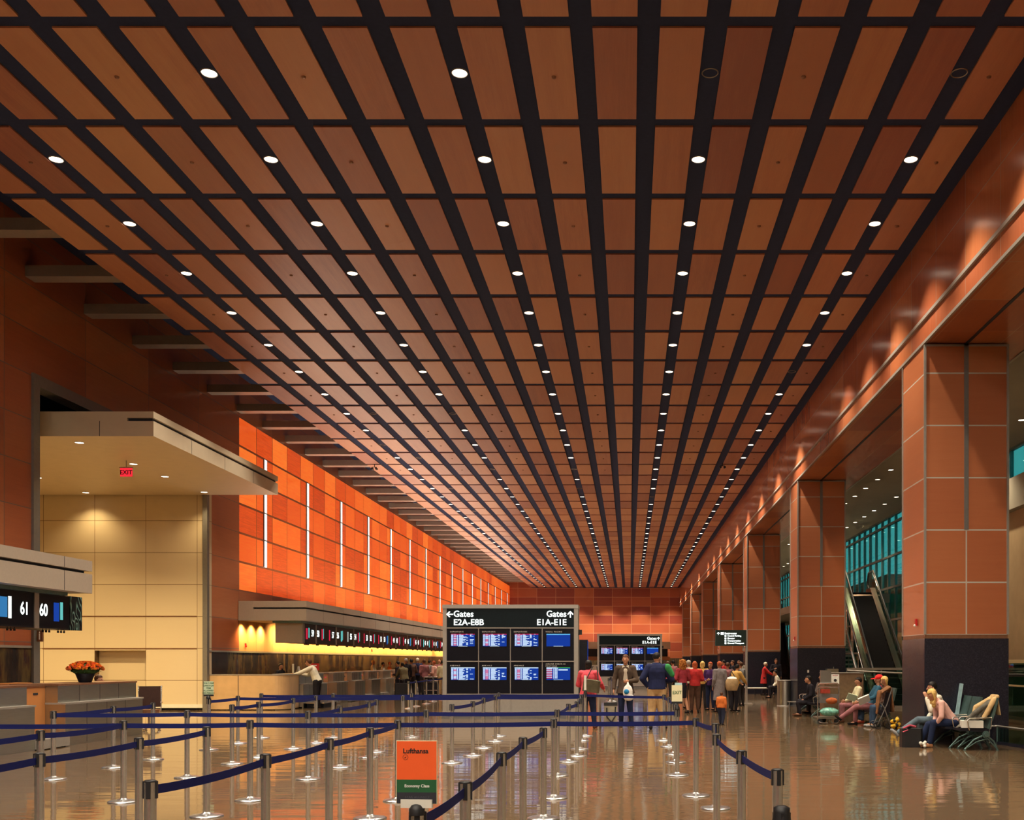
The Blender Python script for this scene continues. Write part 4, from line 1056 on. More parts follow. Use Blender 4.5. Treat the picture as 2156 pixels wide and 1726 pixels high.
b = MB(); b.lathe([(0.045, -0.10), (0.045, -0.04), (0.039, 0.0), (0.039, 0.02), (0.02, 0.03)], seg=20); b.box(-0.062, 0.062, -0.05, 0.05, -0.12, -0.085); b.build('clamp', M['rubber'], t)

# ================================================================ ESCALATORS
def escalator(y0, x0, label, h0=0.0):
    t = thing('escalator', label, 'escalator', (x0, y0, 0), math.radians(-4))
    A = math.radians(30); top = 4.75; run = top / math.tan(A)
    W2 = 0.50
    def prof(off, z_extra=0.0):     # profile points (y, z) along the incline at offset above the step line
        return [(-1.2, off), (0.3, off), (run + 0.3, top + off), (run + 1.6, top + off)]
    lo = prof(-0.35); hi = prof(0.0)
    b = MB(); b.prismx(hi + lo[::-1], -0.62, 0.62); b.build('truss', M['skirt'], t)
    b = MB()
    n = int(run / 0.4)
    for i in range(n + 2):
        y = 0.3 + i * 0.36; z = (y - 0.3) * math.tan(A)
        if z > top: break
        b.box(-W2, W2, y, y + 0.40, z - 0.1, z + 0.208)
    b.box(-W2, W2, -1.1, 0.35, 0.0, 0.02); b.box(-W2, W2, run + 0.2, run + 1.5, top - 0.02, top + 0.02)
    b.build('steps', M['step'], t)
    for s in (-1, 1):
        g = [(-0.9, 0.15), (0.3, 0.15), (run + 0.3, top + 0.15), (run + 1.4, top + 0.15), (run + 1.7, top + 0.5), (run + 1.4, top + 0.98), (run + 0.2, top + 0.98), (0.2, 0.98), (-0.9, 0.98), (-1.2, 0.55)]
        b = MB(); b.prismx(g, s * 0.62 - 0.008, s * 0.62 + 0.008); b.build('glass_panel', M['glass_clear'], t)
        k2 = prof(0.0)
        sk = MB(); a_ = [(-1.1, 0.05), (0.3, 0.05), (run + 0.3, top + 0.05), (run + 1.5, top + 0.05)]; c_ = [(y, z + 0.18) for y, z in a_]
        sk.prismx(a_ + c_[::-1], min(s * 0.50, s * 0.72), max(s * 0.50, s * 0.72)); sk.build('skirt', M['skirt'], t)
        hr = MB(); hp = [(run + 1.3, top + 0.25), (run + 1.62, top + 0.42), (run + 1.68, top + 0.7), (run + 1.45, top + 0.98), (run + 0.2, top + 1.0), (0.2, 1.0), (-0.85, 1.0), (-1.15, 0.75), (-1.1, 0.4), (-0.8, 0.25)]
        hr.path([(s * 0.62, y, z) for y, z in hp], 0.042, 8); hr.build('handrail', M['rubber'], t)
        sb = MB(); sb.path([(s * 0.585, y, z - 0.06) for y, z in hp[4:7]], 0.014, 6); sb.build('rail_channel', M['chrome'], t)
    return t
escalator(38.0, 9.75, 'nearer escalator with black handrails rising between the first two columns')
escalator(66.0, 9.75, 'farther escalator glimpsed through the slot between second and third columns')
# staircase left of the nearer escalator
t = thing('staircase', 'dark steel stairs with metal handrails beside the nearer escalator', 'stairs', (8.55, 37.8, 0), math.radians(-4))
b = MB()
for i in range(24): b.box(-0.55, 0.15, 0.3 + i * 0.30, 0.62 + i * 0.30, i * 0.172 - 0.04, i * 0.172 + 0.03)
b.build('treads', M['teal_paint'], t)
for s in (-0.57, 0.17):
    b = MB(); b.path([(s, 0.3, 0.95), (s, 7.3, 4.98)], 0.022); b.path([(s, 0.3, 0.0), (s, 7.3, 4.0)], 0.06)
    for i in range(5): b.path([(s, 0.6 + 1.6 * i, 0.17 + 0.92 * i), (s, 0.6 + 1.6 * i, 1.10 + 0.92 * i)], 0.016)
    b.build('handrail', M['chrome'], t)
# guard screens and low rails
t = thing('guard_screen', 'glass guard screen with light top rail in front of the nearer escalator', 'railing', (0, 36.5, 0))
xa, xb = wx(1783, 36.5), wx(1935, 36.5)
b = MB(); b.box(xa, xb + 0.3, -0.03, 0.03, 1.36, 1.44); b.box(xa, xb + 0.3, -0.02, 0.02, 0, 0.1); b.build('top_rail', M['alu'], t)
b = MB(); b.box(xa, xb + 0.3, -0.006, 0.006, 0.1, 1.36); b.build('glass_panel', M['glass_clear'], t)
b = MB(); b.path([(xa, -0.1, 1.34), (xb + 0.3, -1.6, 1.20)], 0.03); b.build('hand_bar', M['alu'], t)
b = MB()
for i in range(4): b.box(xa + i * (xb - xa + 1.1) / 3 - 0.02, xa + i * (xb - xa + 1.1) / 3 + 0.02, -0.025, 0.025, 0, 1.36)
b.build('baluster', M['alu_dark'], t)
t = thing('low_rail', 'low steel bumper rail with glass beside the nearest column at right', 'railing', (0, 0, 0))
pr = [(7.28, 20.85, 0.36), (7.42, 20.8, 0.37), (7.60, 19.7, 0.37), (8.3, 15.6, 0.37)]
b = MB(); b.path(pr, 0.018); b.path([(7.28, 20.85, 0.02), (7.28, 20.85, 0.36)], 0.012); b.build('top_bar', M['alu'], t)
b = MB()
for (x, y, z), in zip(pr[1:]): b.path([(x, y, 0), (x, y, z)], 0.02)
b.build('bar_post', M['teal_paint'], t)
b = MB(); b.prism([(7.44, 20.8), (8.32, 15.6), (8.35, 15.6), (7.47, 20.8)], 0.06, 0.33); b.build('glass_panel', M['glass_clear'], t)
b = MB(); b.prism([(7.40, 20.85), (8.27, 15.6), (8.42, 15.6), (7.55, 20.85)], 0.0, 0.06); b.build('kerb', M['granite_black'], t)
t = thing('glass_guard', 'green tinted glass guard rail along the beige concourse wall at right', 'railing', (0, 0, 0))
b = MB(); b.box(11.0, 11.1, 14, 36, 1.62, 1.72); b.box(11.0, 11.06, 14, 36, 0.95, 1.0); b.build('top_rail', M['card_cream'], t)
b = MB(); b.box(11.03, 11.045, 14, 36, 0.1, 1.62); b.build('glass_panel', M['glass_clear'], t)
b = MB(); b.box(11.1, 11.3, 14, 36, 0, 1.58); b.build('green_wall_panel', plain('green_wall_panel', (0.035, 0.085, 0.05), 0.3), t)
b = MB(); b.path([(9.0, 26, 1.33), (11.0, 25, 1.33)], 0.04); b.build('hand_bar', M['rubber'], t)
# beige counter box behind the seated group with white notice
zc_ = 28.6
t = thing('stone_box_counter', 'brown box shaped counter behind the seated group with white notice', 'counter', (0, zc_, 0))
b = MB(); b.box(wx(1736, zc_), wx(1818, zc_), 0, 0.7, 0, wh(1417, zc_)); b.build('counter_body', plain('brown_metal_box', (0.20, 0.13, 0.075), 0.35, 0.3), t)
b = MB(); b.box(wx(1735, zc_), wx(1819, zc_), -0.02, 0.72, wh(1417, zc_), wh(1416, zc_)); b.build('top_edge', M['alu'], t)
t = thing('notice', 'white notice sheet with red heading and black round symbol on the brown counter', 'notice', (wx(1758.5, zc_), zc_ - 0.006, 0))
b = MB(); b.box(-0.11, 0.11, -0.003, 0.0, wh(1440, zc_), wh(1419, zc_)); b.build('sheet', M['ink_white'], t)
b = MB(); b.tube((0, -0.004, wh(1432, zc_)), (0, -0.008, wh(1432, zc_)), 0.042, seg=20); b.build('round_symbol', M['ink'], t)
text('NOTICE', 'heading', M['red'], t, (0, -0.004, wh(1422, zc_)), 0.04, '-Y', 'CENTER', 0.001, 0.001)
# litter bin
zb_ = 38.9
t = thing('litter_bin', 'round brushed steel litter bin left of the second column', 'bin', (wx(1651, zb_), zb_ - 0.25, 0))
b = MB(); b.lathe([(0.30, 0.03), (0.30, 0.93)], seg=32); b.build('drum', M['steel'], t)
b = MB(); b.lathe([(0.29, 0.93), (0.31, 0.94), (0.31, 0.965), (0.17, 0.965), (0.16, 0.94)], seg=32); b.lathe([(0.31, 0), (0.31, 0.03), (0.30, 0.03)], seg=32); b.build('rim', M['alu'], t)
# low rail far behind
t = thing('low_rail', 'low white topped barrier rail behind the crowd near the third column', 'railing', (0, 50, 0))
b = MB(); b.path([(wx(1563, 50), 2.5, 0.52), (wx(1572, 50), 0, 0.36), (wx(1614, 50), 0, 0.36)], 0.035); b.build('top_bar', M['white_paint'], t)
b = MB()
for px_ in (1572, 1590, 1612): b.path([(wx(px_, 50), 0, 0), (wx(px_, 50), 0, 0.34)], 0.03)
b.build('bar_post', M['black'], t)
# small fittings on column two
b = MB(); b.box(-0.03, 0.03, -0.012, 0, -0.05, 0.05); tag(b.build('power_outlet', M['porcelain'], None, (wx(1702, 36.8), 36.84, wh(1413, 36.8))), 'small pale power outlet on the black base of the second column', 'outlet')
# ================================================================ PEOPLE
def ell(bm, c, r, seg=14, R=None):
    n = seg // 2; vs = []
    for j in range(n + 1):
        ph = PI * j / n
        for i in range(seg):
            t = 2 * PI * i / seg
            p = Vector((r[0] * math.sin(ph) * math.cos(t), r[1] * math.sin(ph) * math.sin(t), -r[2] * math.cos(ph)))
            if R is not None: p = R @ p
            vs.append(p + Vector(c))
    bm.add(vs, [(j * seg + i, j * seg + (i + 1) % seg, (j + 1) * seg + (i + 1) % seg, (j + 1) * seg + i) for j in range(n) for i in range(seg)], 0, True)
def limb(bm, p0, p1, r0, r1, flat=1.0, side=None, seg=12, f0=False, f1=False):
    """closed tapered capsule; flat scales the thickness across 'side' normal"""
    a, b_ = Vector(p0), Vector(p1); d = b_ - a; L = d.length
    if L < 1e-5: return
    d = d / L
    s = Vector(side) if side is not None else (Vector((1, 0, 0)) if abs(d.x) < 0.9 else Vector((0, 1, 0)))
    u = (s - d * s.dot(d)).normalized(); w = d.cross(u)
    vs = []; rings = []
    K = 4
    if f0: rings += [(0, r0 * .3), (0, r0)]
    else:
        for j in range(K + 1): ph = PI / 2 * j / K; rings.append((-math.cos(ph) * r0, math.sin(ph) * r0))
    for j in range(1, K): rings.append((L * j / K, r0 + (r1 - r0) * j / K))
    if f1: rings += [(L, r1), (L, r1 * .3)]
    else:
        for j in range(K + 1): ph = PI / 2 * (1 - j / K); rings.append((L + math.cos(ph) * r1, math.sin(ph) * r1))
    for h, r in rings:
        r = max(r, 1e-4)
        for i in range(seg):
            t = 2 * PI * i / seg
            vs.append(a + d * h + u * math.cos(t) * r + w * math.sin(t) * r * flat)
    n = len(rings)
    bm.add(vs, [(j * seg + i, j * seg + (i + 1) % seg, (j + 1) * seg + (i + 1) % seg, (j + 1) * seg + i) for j in range(n - 1) for i in range(seg)] + [tuple(range(seg))[::-1], tuple((n - 1) * seg + i for i in range(seg))], 0, True)
def remesh(bm, name, mat, parent, vox, smooth=3, cut=None):
    me = bm.mesh('tmp_mesh', mat)
    mods = [('REMESH', dict(mode='VOXEL', voxel_size=vox, use_smooth_shade=True))]
    if smooth: mods.append(('SMOOTH', dict(factor=0.5, iterations=smooth)))
    me2 = bake(me, mods)
    me2.name = name
    bpy.data.meshes.remove(me)
    me2.materials.clear(); me2.materials.append(mat)
    if len(me2.polygons): me2.polygons.foreach_set('use_smooth', [True] * len(me2.polygons))
    r = bpy.data.objects.new(name, me2); COL.objects.link(r); r.parent = parent
    return r
def V(*a): return Vector(a)
SKIN = cloth('skin_warm', (0.46, 0.22, 0.13), 0.08, 0.55); SKIN2 = cloth('skin_brown', (0.30, 0.12, 0.07), 0.08, 0.55)
HAIRM = {'black': cloth('hair_black', (0.012, 0.009, 0.008), 0.3, 0.5, 40), 'brown': cloth('hair_brown', (0.075, 0.030, 0.014), 0.35, 0.5, 40), 'grey': cloth('hair_grey', (0.38, 0.34, 0.30), 0.25, 0.6, 40),
         'blond': cloth('hair_blond', (0.72, 0.48, 0.16), 0.25, 0.5, 40), 'ginger': cloth('hair_ginger', (0.42, 0.15, 0.03), 0.5, 0.6, 60), 'orange': cloth('hair_orange_red', (0.42, 0.09, 0.03), 0.35, 0.6, 40), 'white': cloth('hair_white', (0.72, 0.66, 0.52), 0.2, 0.6, 40)}
CM = {}
def C(name, col, var=0.22):
    if name not in CM: CM[name] = cloth('fabric_' + name, col, var)
    return CM[name]
def base_pose():
    return dict(pel=V(0, 0, .95), waist=V(0, 0, 1.10), chest=V(0, 0.0, 1.32), neck=V(0, 0.0, 1.47), head=V(0, 0.02, 1.64),
                shL=V(-.185, 0, 1.42), shR=V(.185, 0, 1.42), elL=V(-.235, -.02, 1.13), elR=V(.235, -.02, 1.13), wrL=V(-.235, .06, .88), wrR=V(.235, .06, .88),
                hipL=V(-.095, 0, .92), hipR=V(.095, 0, .92), knL=V(-.105, .02, .50), knR=V(.105, .02, .50), anL=V(-.11, -.02, .09), anR=V(.11, -.02, .09),
                toeL=V(-.13, .15, .035), toeR=V(.13, .15, .035), look=V(0, 1, 0))
def lean(p, ang, keys=('waist', 'chest', 'neck', 'head', 'shL', 'shR', 'elL', 'elR', 'wrL', 'wrR'), piv='pel', axis='X'):
    R = Matrix.Rotation(-ang, 3, axis); c = p[piv]
    for k_ in keys: p[k_] = c + R @ (p[k_] - c)
    return p
def sit_pose(h=0.45, back=0.12):
    p = base_pose(); dz = .95 - h - 0.09
    for k_ in ('pel', 'waist', 'chest', 'neck', 'head', 'shL', 'shR', 'elL', 'elR', 'wrL', 'wrR', 'hipL', 'hipR'): p[k_] = p[k_] - V(0, 0, dz)
    for s, k_ in ((-1, 'L'), (1, 'R')):
        p['kn' + k_] = V(s * .12, .42, h + .07); p['an' + k_] = V(s * .12, .44, .09); p['toe' + k_] = V(s * .13, .61, .035)
        p['el' + k_] = p['sh' + k_] + V(s * .05, .08, -.27); p['wr' + k_] = V(s * .10, .28, h + .18)
    lean(p, -back, keys=('waist', 'chest', 'neck', 'head', 'shL', 'shR', 'elL', 'elR'))
    return p
def hand(bm, wr, d, palm_n, s=1.0, curl=0.5):
    """palm, four unequal fingers and a thumb"""
    d = d.normalized(); n = (palm_n - d * palm_n.dot(d)).normalized(); sd = d.cross(n)
    pc = wr + d * 0.05 * s
    limb(bm, wr, wr + d * 0.075 * s, 0.027 * s, 0.036 * s, 0.45, sd)
    for i, (o, L) in enumerate(((-0.030, .062), (-0.010, .072), (0.010, .068), (0.029, .052))):
        a = wr + d * 0.085 * s + sd * o * s
        m_ = a + (d * math.cos(curl * .5) + n * math.sin(curl * .5)) * L * .55 * s
        e = m_ + (d * math.cos(curl * 1.5) + n * math.sin(curl * 1.5)) * L * .5 * s
        limb(bm, a, m_, .0095 * s, .009 * s, 1, None, 8); limb(bm, m_, e, .009 * s, .0075 * s, 1, None, 8)
    a = wr + d * 0.03 * s - sd * 0.028 * s; m_ = a + (d * .6 - sd * .6 + n * .3).normalized() * .035 * s
    limb(bm, a, m_, .012 * s, .0105 * s, 1, None, 8); limb(bm, m_, m_ + (d + n * .4).normalized() * .028 * s, .0105 * s, .008 * s, 1, None, 8)
def person(label, x, y, face, pose, H=1.72, top=('jacket', 'dark'), bottom=('trousers', 'navy'), hair=('short', 'brown'), shoes='black', skin=None, build=1.0, z=0.0, sleeves=True, vox=0.011, group=None, topmat=None, botmat=None, hem=0.0, glasses=False, tails=0.0):
    s = H / 1.75; p = {k_: v * s for k_, v in pose.items()}; skin = skin or SKIN
    t = thing('person', label, 'person', (x, y, z), face, group)
    q = build * s
    side = (p['shR'] - p['shL']).normalized(); up = (p['neck'] - p['pel']).normalized(); fwd = up.cross(side) * -1 if True else None
    fwd = side.cross(up) * -1
    if fwd.dot(V(0, 1, 0)) < 0 and abs(fwd.y) > .2: fwd = -fwd
    look = p['look'].normalized(); hz = V(0, 0, 1)
    # -------- body, one surface
    b = MB()
    limb(b, p['pel'], p['waist'], .135 * q, .118 * q, .72, side); limb(b, p['waist'], p['chest'], .120 * q, .145 * q, .70, side)
    limb(b, p['chest'], p['neck'] - up * .04 * s, .145 * q, .085 * q, .68, side)
    limb(b, p['shL'], p['shR'], .055 * q, .055 * q, .9, fwd)
    limb(b, p['neck'] - up * .03, p['head'] - hz * .03 * s, .052 * s, .050 * s)
    hd = p['head']; lr = look.cross(hz); lr = lr.normalized() if lr.length > .01 else side; hu = lr.cross(look).normalized()
    Rh = Matrix((lr, look, hu)).transposed()
    ell(b, hd, (.074 * s, .092 * s, .108 * s), 16, Rh)
    ell(b, hd + look * .022 * s - hu * .055 * s, (.052 * s, .062 * s, .055 * s), 12, Rh)          # jaw
    ell(b, hd + look * .082 * s - hu * .086 * s, (.022 * s, .018 * s, .018 * s), 8, Rh)             # chin
    limb(b, hd + look * .086 * s + hu * .012 * s, hd + look * .108 * s - hu * .026 * s, .010 * s, .017 * s, 1, None, 8)   # nose
    ell(b, hd + look * .090 * s - hu * .055 * s, (.024 * s, .010 * s, .010 * s), 8, Rh)             # lips
    for sg in (-1, 1): ell(b, hd + lr * sg * .076 * s - hu * .005 * s, (.012 * s, .020 * s, .030 * s), 8, Rh)   # ears
    for k_ in 'LR':
        sh, el, wr = p['sh' + k_], p['el' + k_], p['wr' + k_]
        limb(b, sh, el, .050 * q, .038 * q); limb(b, el, wr, .040 * q, .026 * s)
        d = (wr - el).normalized(); pn = p.get('palm' + k_)
        pn = pn if pn is not None else (V(1, 0, 0) if k_ == 'L' else V(-1, 0, 0))
        if abs(pn.normalized().dot(d)) > .9: pn = V(0, 0, -1)
        hand(b, wr, p.get('hd' + k_, d), pn, s, p.get('curl', 0.6) if not isinstance(p.get('curl', 0.6), Vector) else 0.6)
        hp, kn, an = p['hip' + k_], p['kn' + k_], p['an' + k_]
        limb(b, hp, kn, .083 * q, .056 * q); limb(b, kn, an, .058 * q, .037 * s); limb(b, an - hz * .02 * s, p['toe' + k_], .038 * s, .026 * s)
    remesh(b, 'body', skin, t, vox * .8)
    # -------- lower garment
    kind, mt = bottom; b = MB()
    bm_ = botmat or C(mt, (.02, .025, .05))
    if kind == 'skirt':
        kz = p['knL'] * .5 + p['knR'] * .5
        limb(b, p['waist'] - up * .03, p['pel'], .135 * q, .165 * q, .8, side); limb(b, p['pel'], kz + (p['pel'] - kz) * .05, .165 * q, .19 * q, .85, side, f1=True)
    else:
        limb(b, p['waist'] - up * .06 * s, p['pel'], .132 * q, .152 * q, .78, side)
        for k_ in 'LR':
            w_ = 1.18 if kind == 'trousers' else 1.12
            limb(b, p['hip' + k_], p['kn' + k_], .100 * q, .070 * q * w_ / 1.1); e_ = p['an' + k_] + (p['kn' + k_] - p['an' + k_]) * .06
            limb(b, p['kn' + k_], e_, .070 * q * w_ / 1.1, .058 * s)
    remesh(b, {'trousers': 'trousers', 'jeans': 'jeans', 'skirt': 'skirt'}[kind], bm_, t, vox)
    # -------- upper garment
    kind, mt = top; b = MB(); tm = topmat or C(mt, (.05, .05, .05))
    ex = {'jacket': .024, 'shirt': .012, 'coat': .030, 'sweater': .018}[kind] * s
    lowp = p['pel'] - up * (.035 * s)
    limb(b, lowp, p['waist'], .158 * q + ex, .138 * q + ex, .78, side, f0=True); limb(b, p['waist'], p['chest'], .135 * q + ex, .152 * q + ex, .74, side)
    limb(b, p['chest'], p['neck'] - up * .055 * s, .152 * q + ex, .080 * q + ex, .72, side); limb(b, p['shL'], p['shR'], .062 * q + ex * .6, .062 * q + ex * .6, .9, fwd)
    if kind == 'coat' or tails:
        L_ = tails or 0.45; e_ = lowp - (hz if abs(up.z) > .7 else up) * L_ * s
        limb(b, lowp + hz * .05, e_, .155 * q + ex, .20 * q + ex * .8, .80, side, f1=True)
    for k_ in 'LR':
        sh, el, wr = p['sh' + k_], p['el' + k_], p['wr' + k_]
        limb(b, sh, el, .062 * q + ex * .5, .050 * q + ex * .5)
        if sleeves: limb(b, el, el + (wr - el) * .90, .050 * q + ex * .5, .038 * s + ex * .4)
        elif sleeves is None: pass
    remesh(b, {'jacket': 'jacket', 'shirt': 'shirt', 'coat': 'coat', 'sweater': 'sweater'}[kind], tm, t, vox)
    # -------- collar
    b = MB(); limb(b, p['neck'] - up * .045 * s, p['neck'] + up * .005 * s, .070 * q, .060 * s); remesh(b, 'collar', tm, t, vox)
    # -------- hair
    hs, hc = hair
    if hs != 'bald':
        b = MB(); hc_ = hd + look * .002 * s + hu * .030 * s
        R1 = (.086 * s, .103 * s, .101 * s)
        if hs == 'curly': R1 = (.108 * s, .112 * s, .115 * s)
        ell(b, hc_ - look * .012 * s, R1, 16, Rh)
        if hs in ('long', 'curly', 'bob'):
            dn = {'long': .26, 'curly': .20, 'bob': .13}[hs] * s; w_ = .085 if hs != 'curly' else .125
            limb(b, hc_ - look * .045 * s, hc_ - look * .055 * s - hz * dn, w_ * s, w_ * .8 * s, .6, lr)
            for sg in (-1, 1): limb(b, hc_ + lr * sg * .066 * s - look * .01, hc_ + lr * sg * .070 * s - hz * dn * .8 - look * .02, .032 * s, .026 * s)
        if hs == 'bun': ell(b, hc_ - look * .10 * s + hu * .02, (.045 * s,) * 3, 10)
        if hs == 'ponytail': limb(b, hc_ - look * .09 * s, hc_ - look * .12 * s - hz * .18 * s, .032 * s, .018 * s)
        h_ = remesh(b, 'hair', HAIRM[hc], t, vox * .85, 2)
        # open the face: push front-lower hair verts inside the head
        me = h_.data
        for v in me.vertices:
            r_ = v.co - hd; f_ = r_.dot(look); u_ = r_.dot(hu); l_ = abs(r_.dot(lr))
            lim = .070 * s if hs in ('short', 'bun', 'ponytail') else .078 * s
            if f_ > .020 * s and u_ < .055 * s and l_ < lim + .03 and u_ > -.12 * s: v.co = v.co - look * (f_ - .015 * s) * .9 - (r_ - look * f_) * .12
            elif hs in ('short',) and u_ < -.045 * s: v.co = hd + r_ * .72
        if hs == 'curly':
            b = MB(); rr_ = random.Random(int(x * 100))
            for i in range(150):
                a = rr_.random() * 2 * PI; zz = rr_.random(); w_ = .098 + .03 * zz
                c_ = hc_ - look * .02 * s + lr * math.cos(a) * w_ * s + look * min(0.03, math.sin(a) * w_) * s + hu * (.09 - .30 * zz) * s
                ell(b, c_, (.020 * s,) * 3, 6)
            b.build('curls', HAIRM[hc], h_)
    for sg in (-1, 1):
        b = MB(); ell(b, hd + look * .083 * s + lr * sg * .030 * s + hu * .008 * s, (.0125 * s, .008 * s, .008 * s), 8, Rh); b.build('eye', M['ink'], t)
    # -------- shoes
    for k_ in 'LR':
        b = MB(); an, toe = p['an' + k_], p['toe' + k_]; d = (toe - an); d.z = 0; dn = d.normalized() if d.length > .01 else V(0, 1, 0)
        he = V(an.x, an.y, toe.z) - dn * .03 * s
        if an.z > .16 * s or toe.z > .1 * s: he = an - (an - toe).normalized() * .0 - hz * .04 * s
        limb(b, he + hz * .008, toe + hz * .004, .042 * s, .038 * s, .9); limb(b, he, an - hz * .01 * s, .041 * s, .045 * s)
        o = remesh(b, 'shoe', C('shoe_' + shoes, {'black': (.012, .010, .010), 'tan': (.42, .20, .09), 'grey': (.3, .3, .3), 'brown': (.10, .04, .02), 'red': (.35, .05, .03)}[shoes]), t, vox)
    t['_h'] = H
    del t['_h']
    return t, p, s
def along(t, p):      # local -> world point of a person
    return t.matrix_basis @ p
def PX(px, z): return wx(px, z)
TOWARD, AWAY, LEFT, RIGHT = PI, 0.0, PI / 2, -PI / 2      # facing: camera, away, screen left, screen right
FINE = 0.010
# colours
C('pink', (.62, .075, .10)); C('brownjacket', (.075, .05, .035)); C('navyshirt', (.012, .016, .055)); C('khaki', (.50, .33, .16), .12); C('jean', (.035, .065, .12)); C('darkjean', (.014, .022, .06))
C('dark', (.016, .014, .020)); C('charcoal', (.03, .028, .032)); C('red', (.46, .03, .03)); C('crimson', (.32, .035, .05)); C('greycoat', (.22, .19, .19)); C('yellow', (.62, .36, .10)); C('white', (.70, .66, .54), .10)
C('paleyellow', (.66, .60, .38), .12); C('olive', (.16, .13, .07)); C('purple', (.07, .025, .12)); C('orange', (.55, .14, .03)); C('pinkshirt', (.72, .42, .36), .10); C('bluegrey', (.10, .14, .17)); C('tanjacket', (.36, .22, .10)); C('tealblue', (.03, .10, .16)); C('mauve', (.30, .12, .13)); C('grey', (.22, .22, .22)); C('brown', (.09, .045, .03)); C('green', (.03, .20, .06))
# ---- three nearest standing figures
p = base_pose(); lean(p, .10); p['elL'] = V(-.28, .12, 1.12); p['wrL'] = V(-.14, .30, 1.06); p['elR'] = V(.31, .10, 1.15); p['wrR'] = V(.36, .26, 1.02); p['look'] = V(.35, 1, -.2); p['knR'] += V(.02, .05, 0); p['anR'] += V(.05, .08, 0); p['toeR'] += V(.05, .08, 0)
z_ = 25.7
t, q, s = person('person seen from behind in bright pink jacket with dark shoulder bag, right of flight board', PX(1238, z_), z_, -.15, p, 1.70, ('jacket', 'pink'), ('trousers', 'darkjean'), ('bob', 'black'), 'brown', build=1.12, tails=.10, vox=FINE)
b = MB(); b.rbox(-.22, .20, -.09, .09, 0.0, .30, .05); bag = b.build('shoulder_bag', C('olivebag', (.10, .085, .05)), None, (PX(1245, z_), z_ - .26, .92)); bag.rotation_euler = (.1, .15, 0)
tag(bag, 'olive brown shoulder bag hanging at the back of the pink jacket', 'bag')
b = MB(); b.path([(-.16, .04, .28), (-.05, .20, .62)], .014); b.path([(.14, .04, .28), (.05, .2, .62)], .014); b.build('strap', M['rubber'], bag)
z_ = 26.9
p = base_pose(); p['elL'] = V(-.27, .05, 1.12); p['wrL'] = V(-.08, .24, 1.10); p['elR'] = V(.27, -.02, 1.14); p['wrR'] = V(.29, .08, .90); p['anL'] += V(-.04, .05, 0); p['toeL'] += V(-.06, .05, 0); p['look'] = V(.15, 1, .02)
t, q, s = person('man facing camera in open dark brown jacket and pale shirt holding a white plastic bag', PX(1317, z_), z_, PI, p, 1.84, ('jacket', 'brownjacket'), ('jeans', 'darkjean'), ('short', 'brown'), 'black', build=1.10, tails=.12, vox=FINE)
b = MB(); u_ = 1.84 / 1.75; limb(b, V(0, .095, 1.02) * u_, V(0, .105, 1.36) * u_, .075, .065, .6, V(1, 0, 0)); remesh(b, 'shirt_front', C('palegrey', (.50, .44, .34), .08), t, FINE)
b = MB()
for sg in (-1, 1): b.add([V(sg * .01, .13, 1.47) * u_, V(sg * .075, .115, 1.50) * u_, V(sg * .085, .13, 1.43) * u_], [(0, 1, 2)])
b.build('shirt_collar', C('palegrey', (.50, .44, .34), .08), t)
b = MB(); ell(b, (0, 0, -.20), (.13, .07, .20), 14); ell(b, (0.02, 0, -.33), (.14, .08, .10), 12); limb(b, V(0, 0, .05), V(0, 0, -.08), .02, .06)
bag = remesh(b, 'plastic_bag', M['porcelain'], None, .012, 2); bag.location = (PX(1322, z_), z_ - .34, 1.08); tag(bag, 'white plastic bag with blue print held by the man in brown', 'plastic bag')
b = MB(); ell(b, (-.03, -.055, -.19), (.075, .03, .07), 10); b.build('blue_print', M['logo_sky'], bag); bag.children[0].data.materials[0] = C('bagblue', (.02, .20, .42), .1)
z_ = 25.4
p = base_pose(); p['elR'] = V(.34, .02, 1.14); p['wrR'] = V(.20, .20, 1.10); p['elL'] = V(-.33, -.06, 1.16); p['wrL'] = V(-.20, .02, .96); p['look'] = V(.75, .8, -.1); p['anR'] += V(.06, 0, 0); p['toeR'] += V(.09, 0, 0); p['anL'] += V(-.03, 0, 0)
t, q, s = person('stout man seen from behind in navy shirt and khaki trousers with green sleeve', PX(1383, z_), z_, 0, p, 1.88, ('sweater', 'navyshirt'), ('trousers', 'khaki'), ('short', 'black'), 'black', build=1.34, vox=FINE)
b = MB(); limb(b, V(.24, -.02, 1.42) * 1.07, V(.33, .0, 1.26) * 1.07, .10, .085); remesh(b, 'green_sleeve', C('green', (.03, .20, .06)), t, FINE)
b = MB(); b.box(-.17, .17, -.11, .11, 0, .55, 0); tag(b.build('carry_bag', plain('grey_tan_bag', (.34, .30, .22), .7), None, (PX(1286, 26.2), 26.2, 0)), 'grey tan carry bag on the floor between pink jacket and man in brown', 'bag')
bagp = bpy.data.objects['carry_bag']
b = MB(); b.box(-.175, .175, -.115, .115, .55, .63); b.path([(-.1, -.12, .50), (-.09, -.13, .26), (.02, -.14, .14), (.11, -.13, .28), (.12, -.12, .52)], .016); b.build('black_flap_and_strap', M['rubber'], bagp)
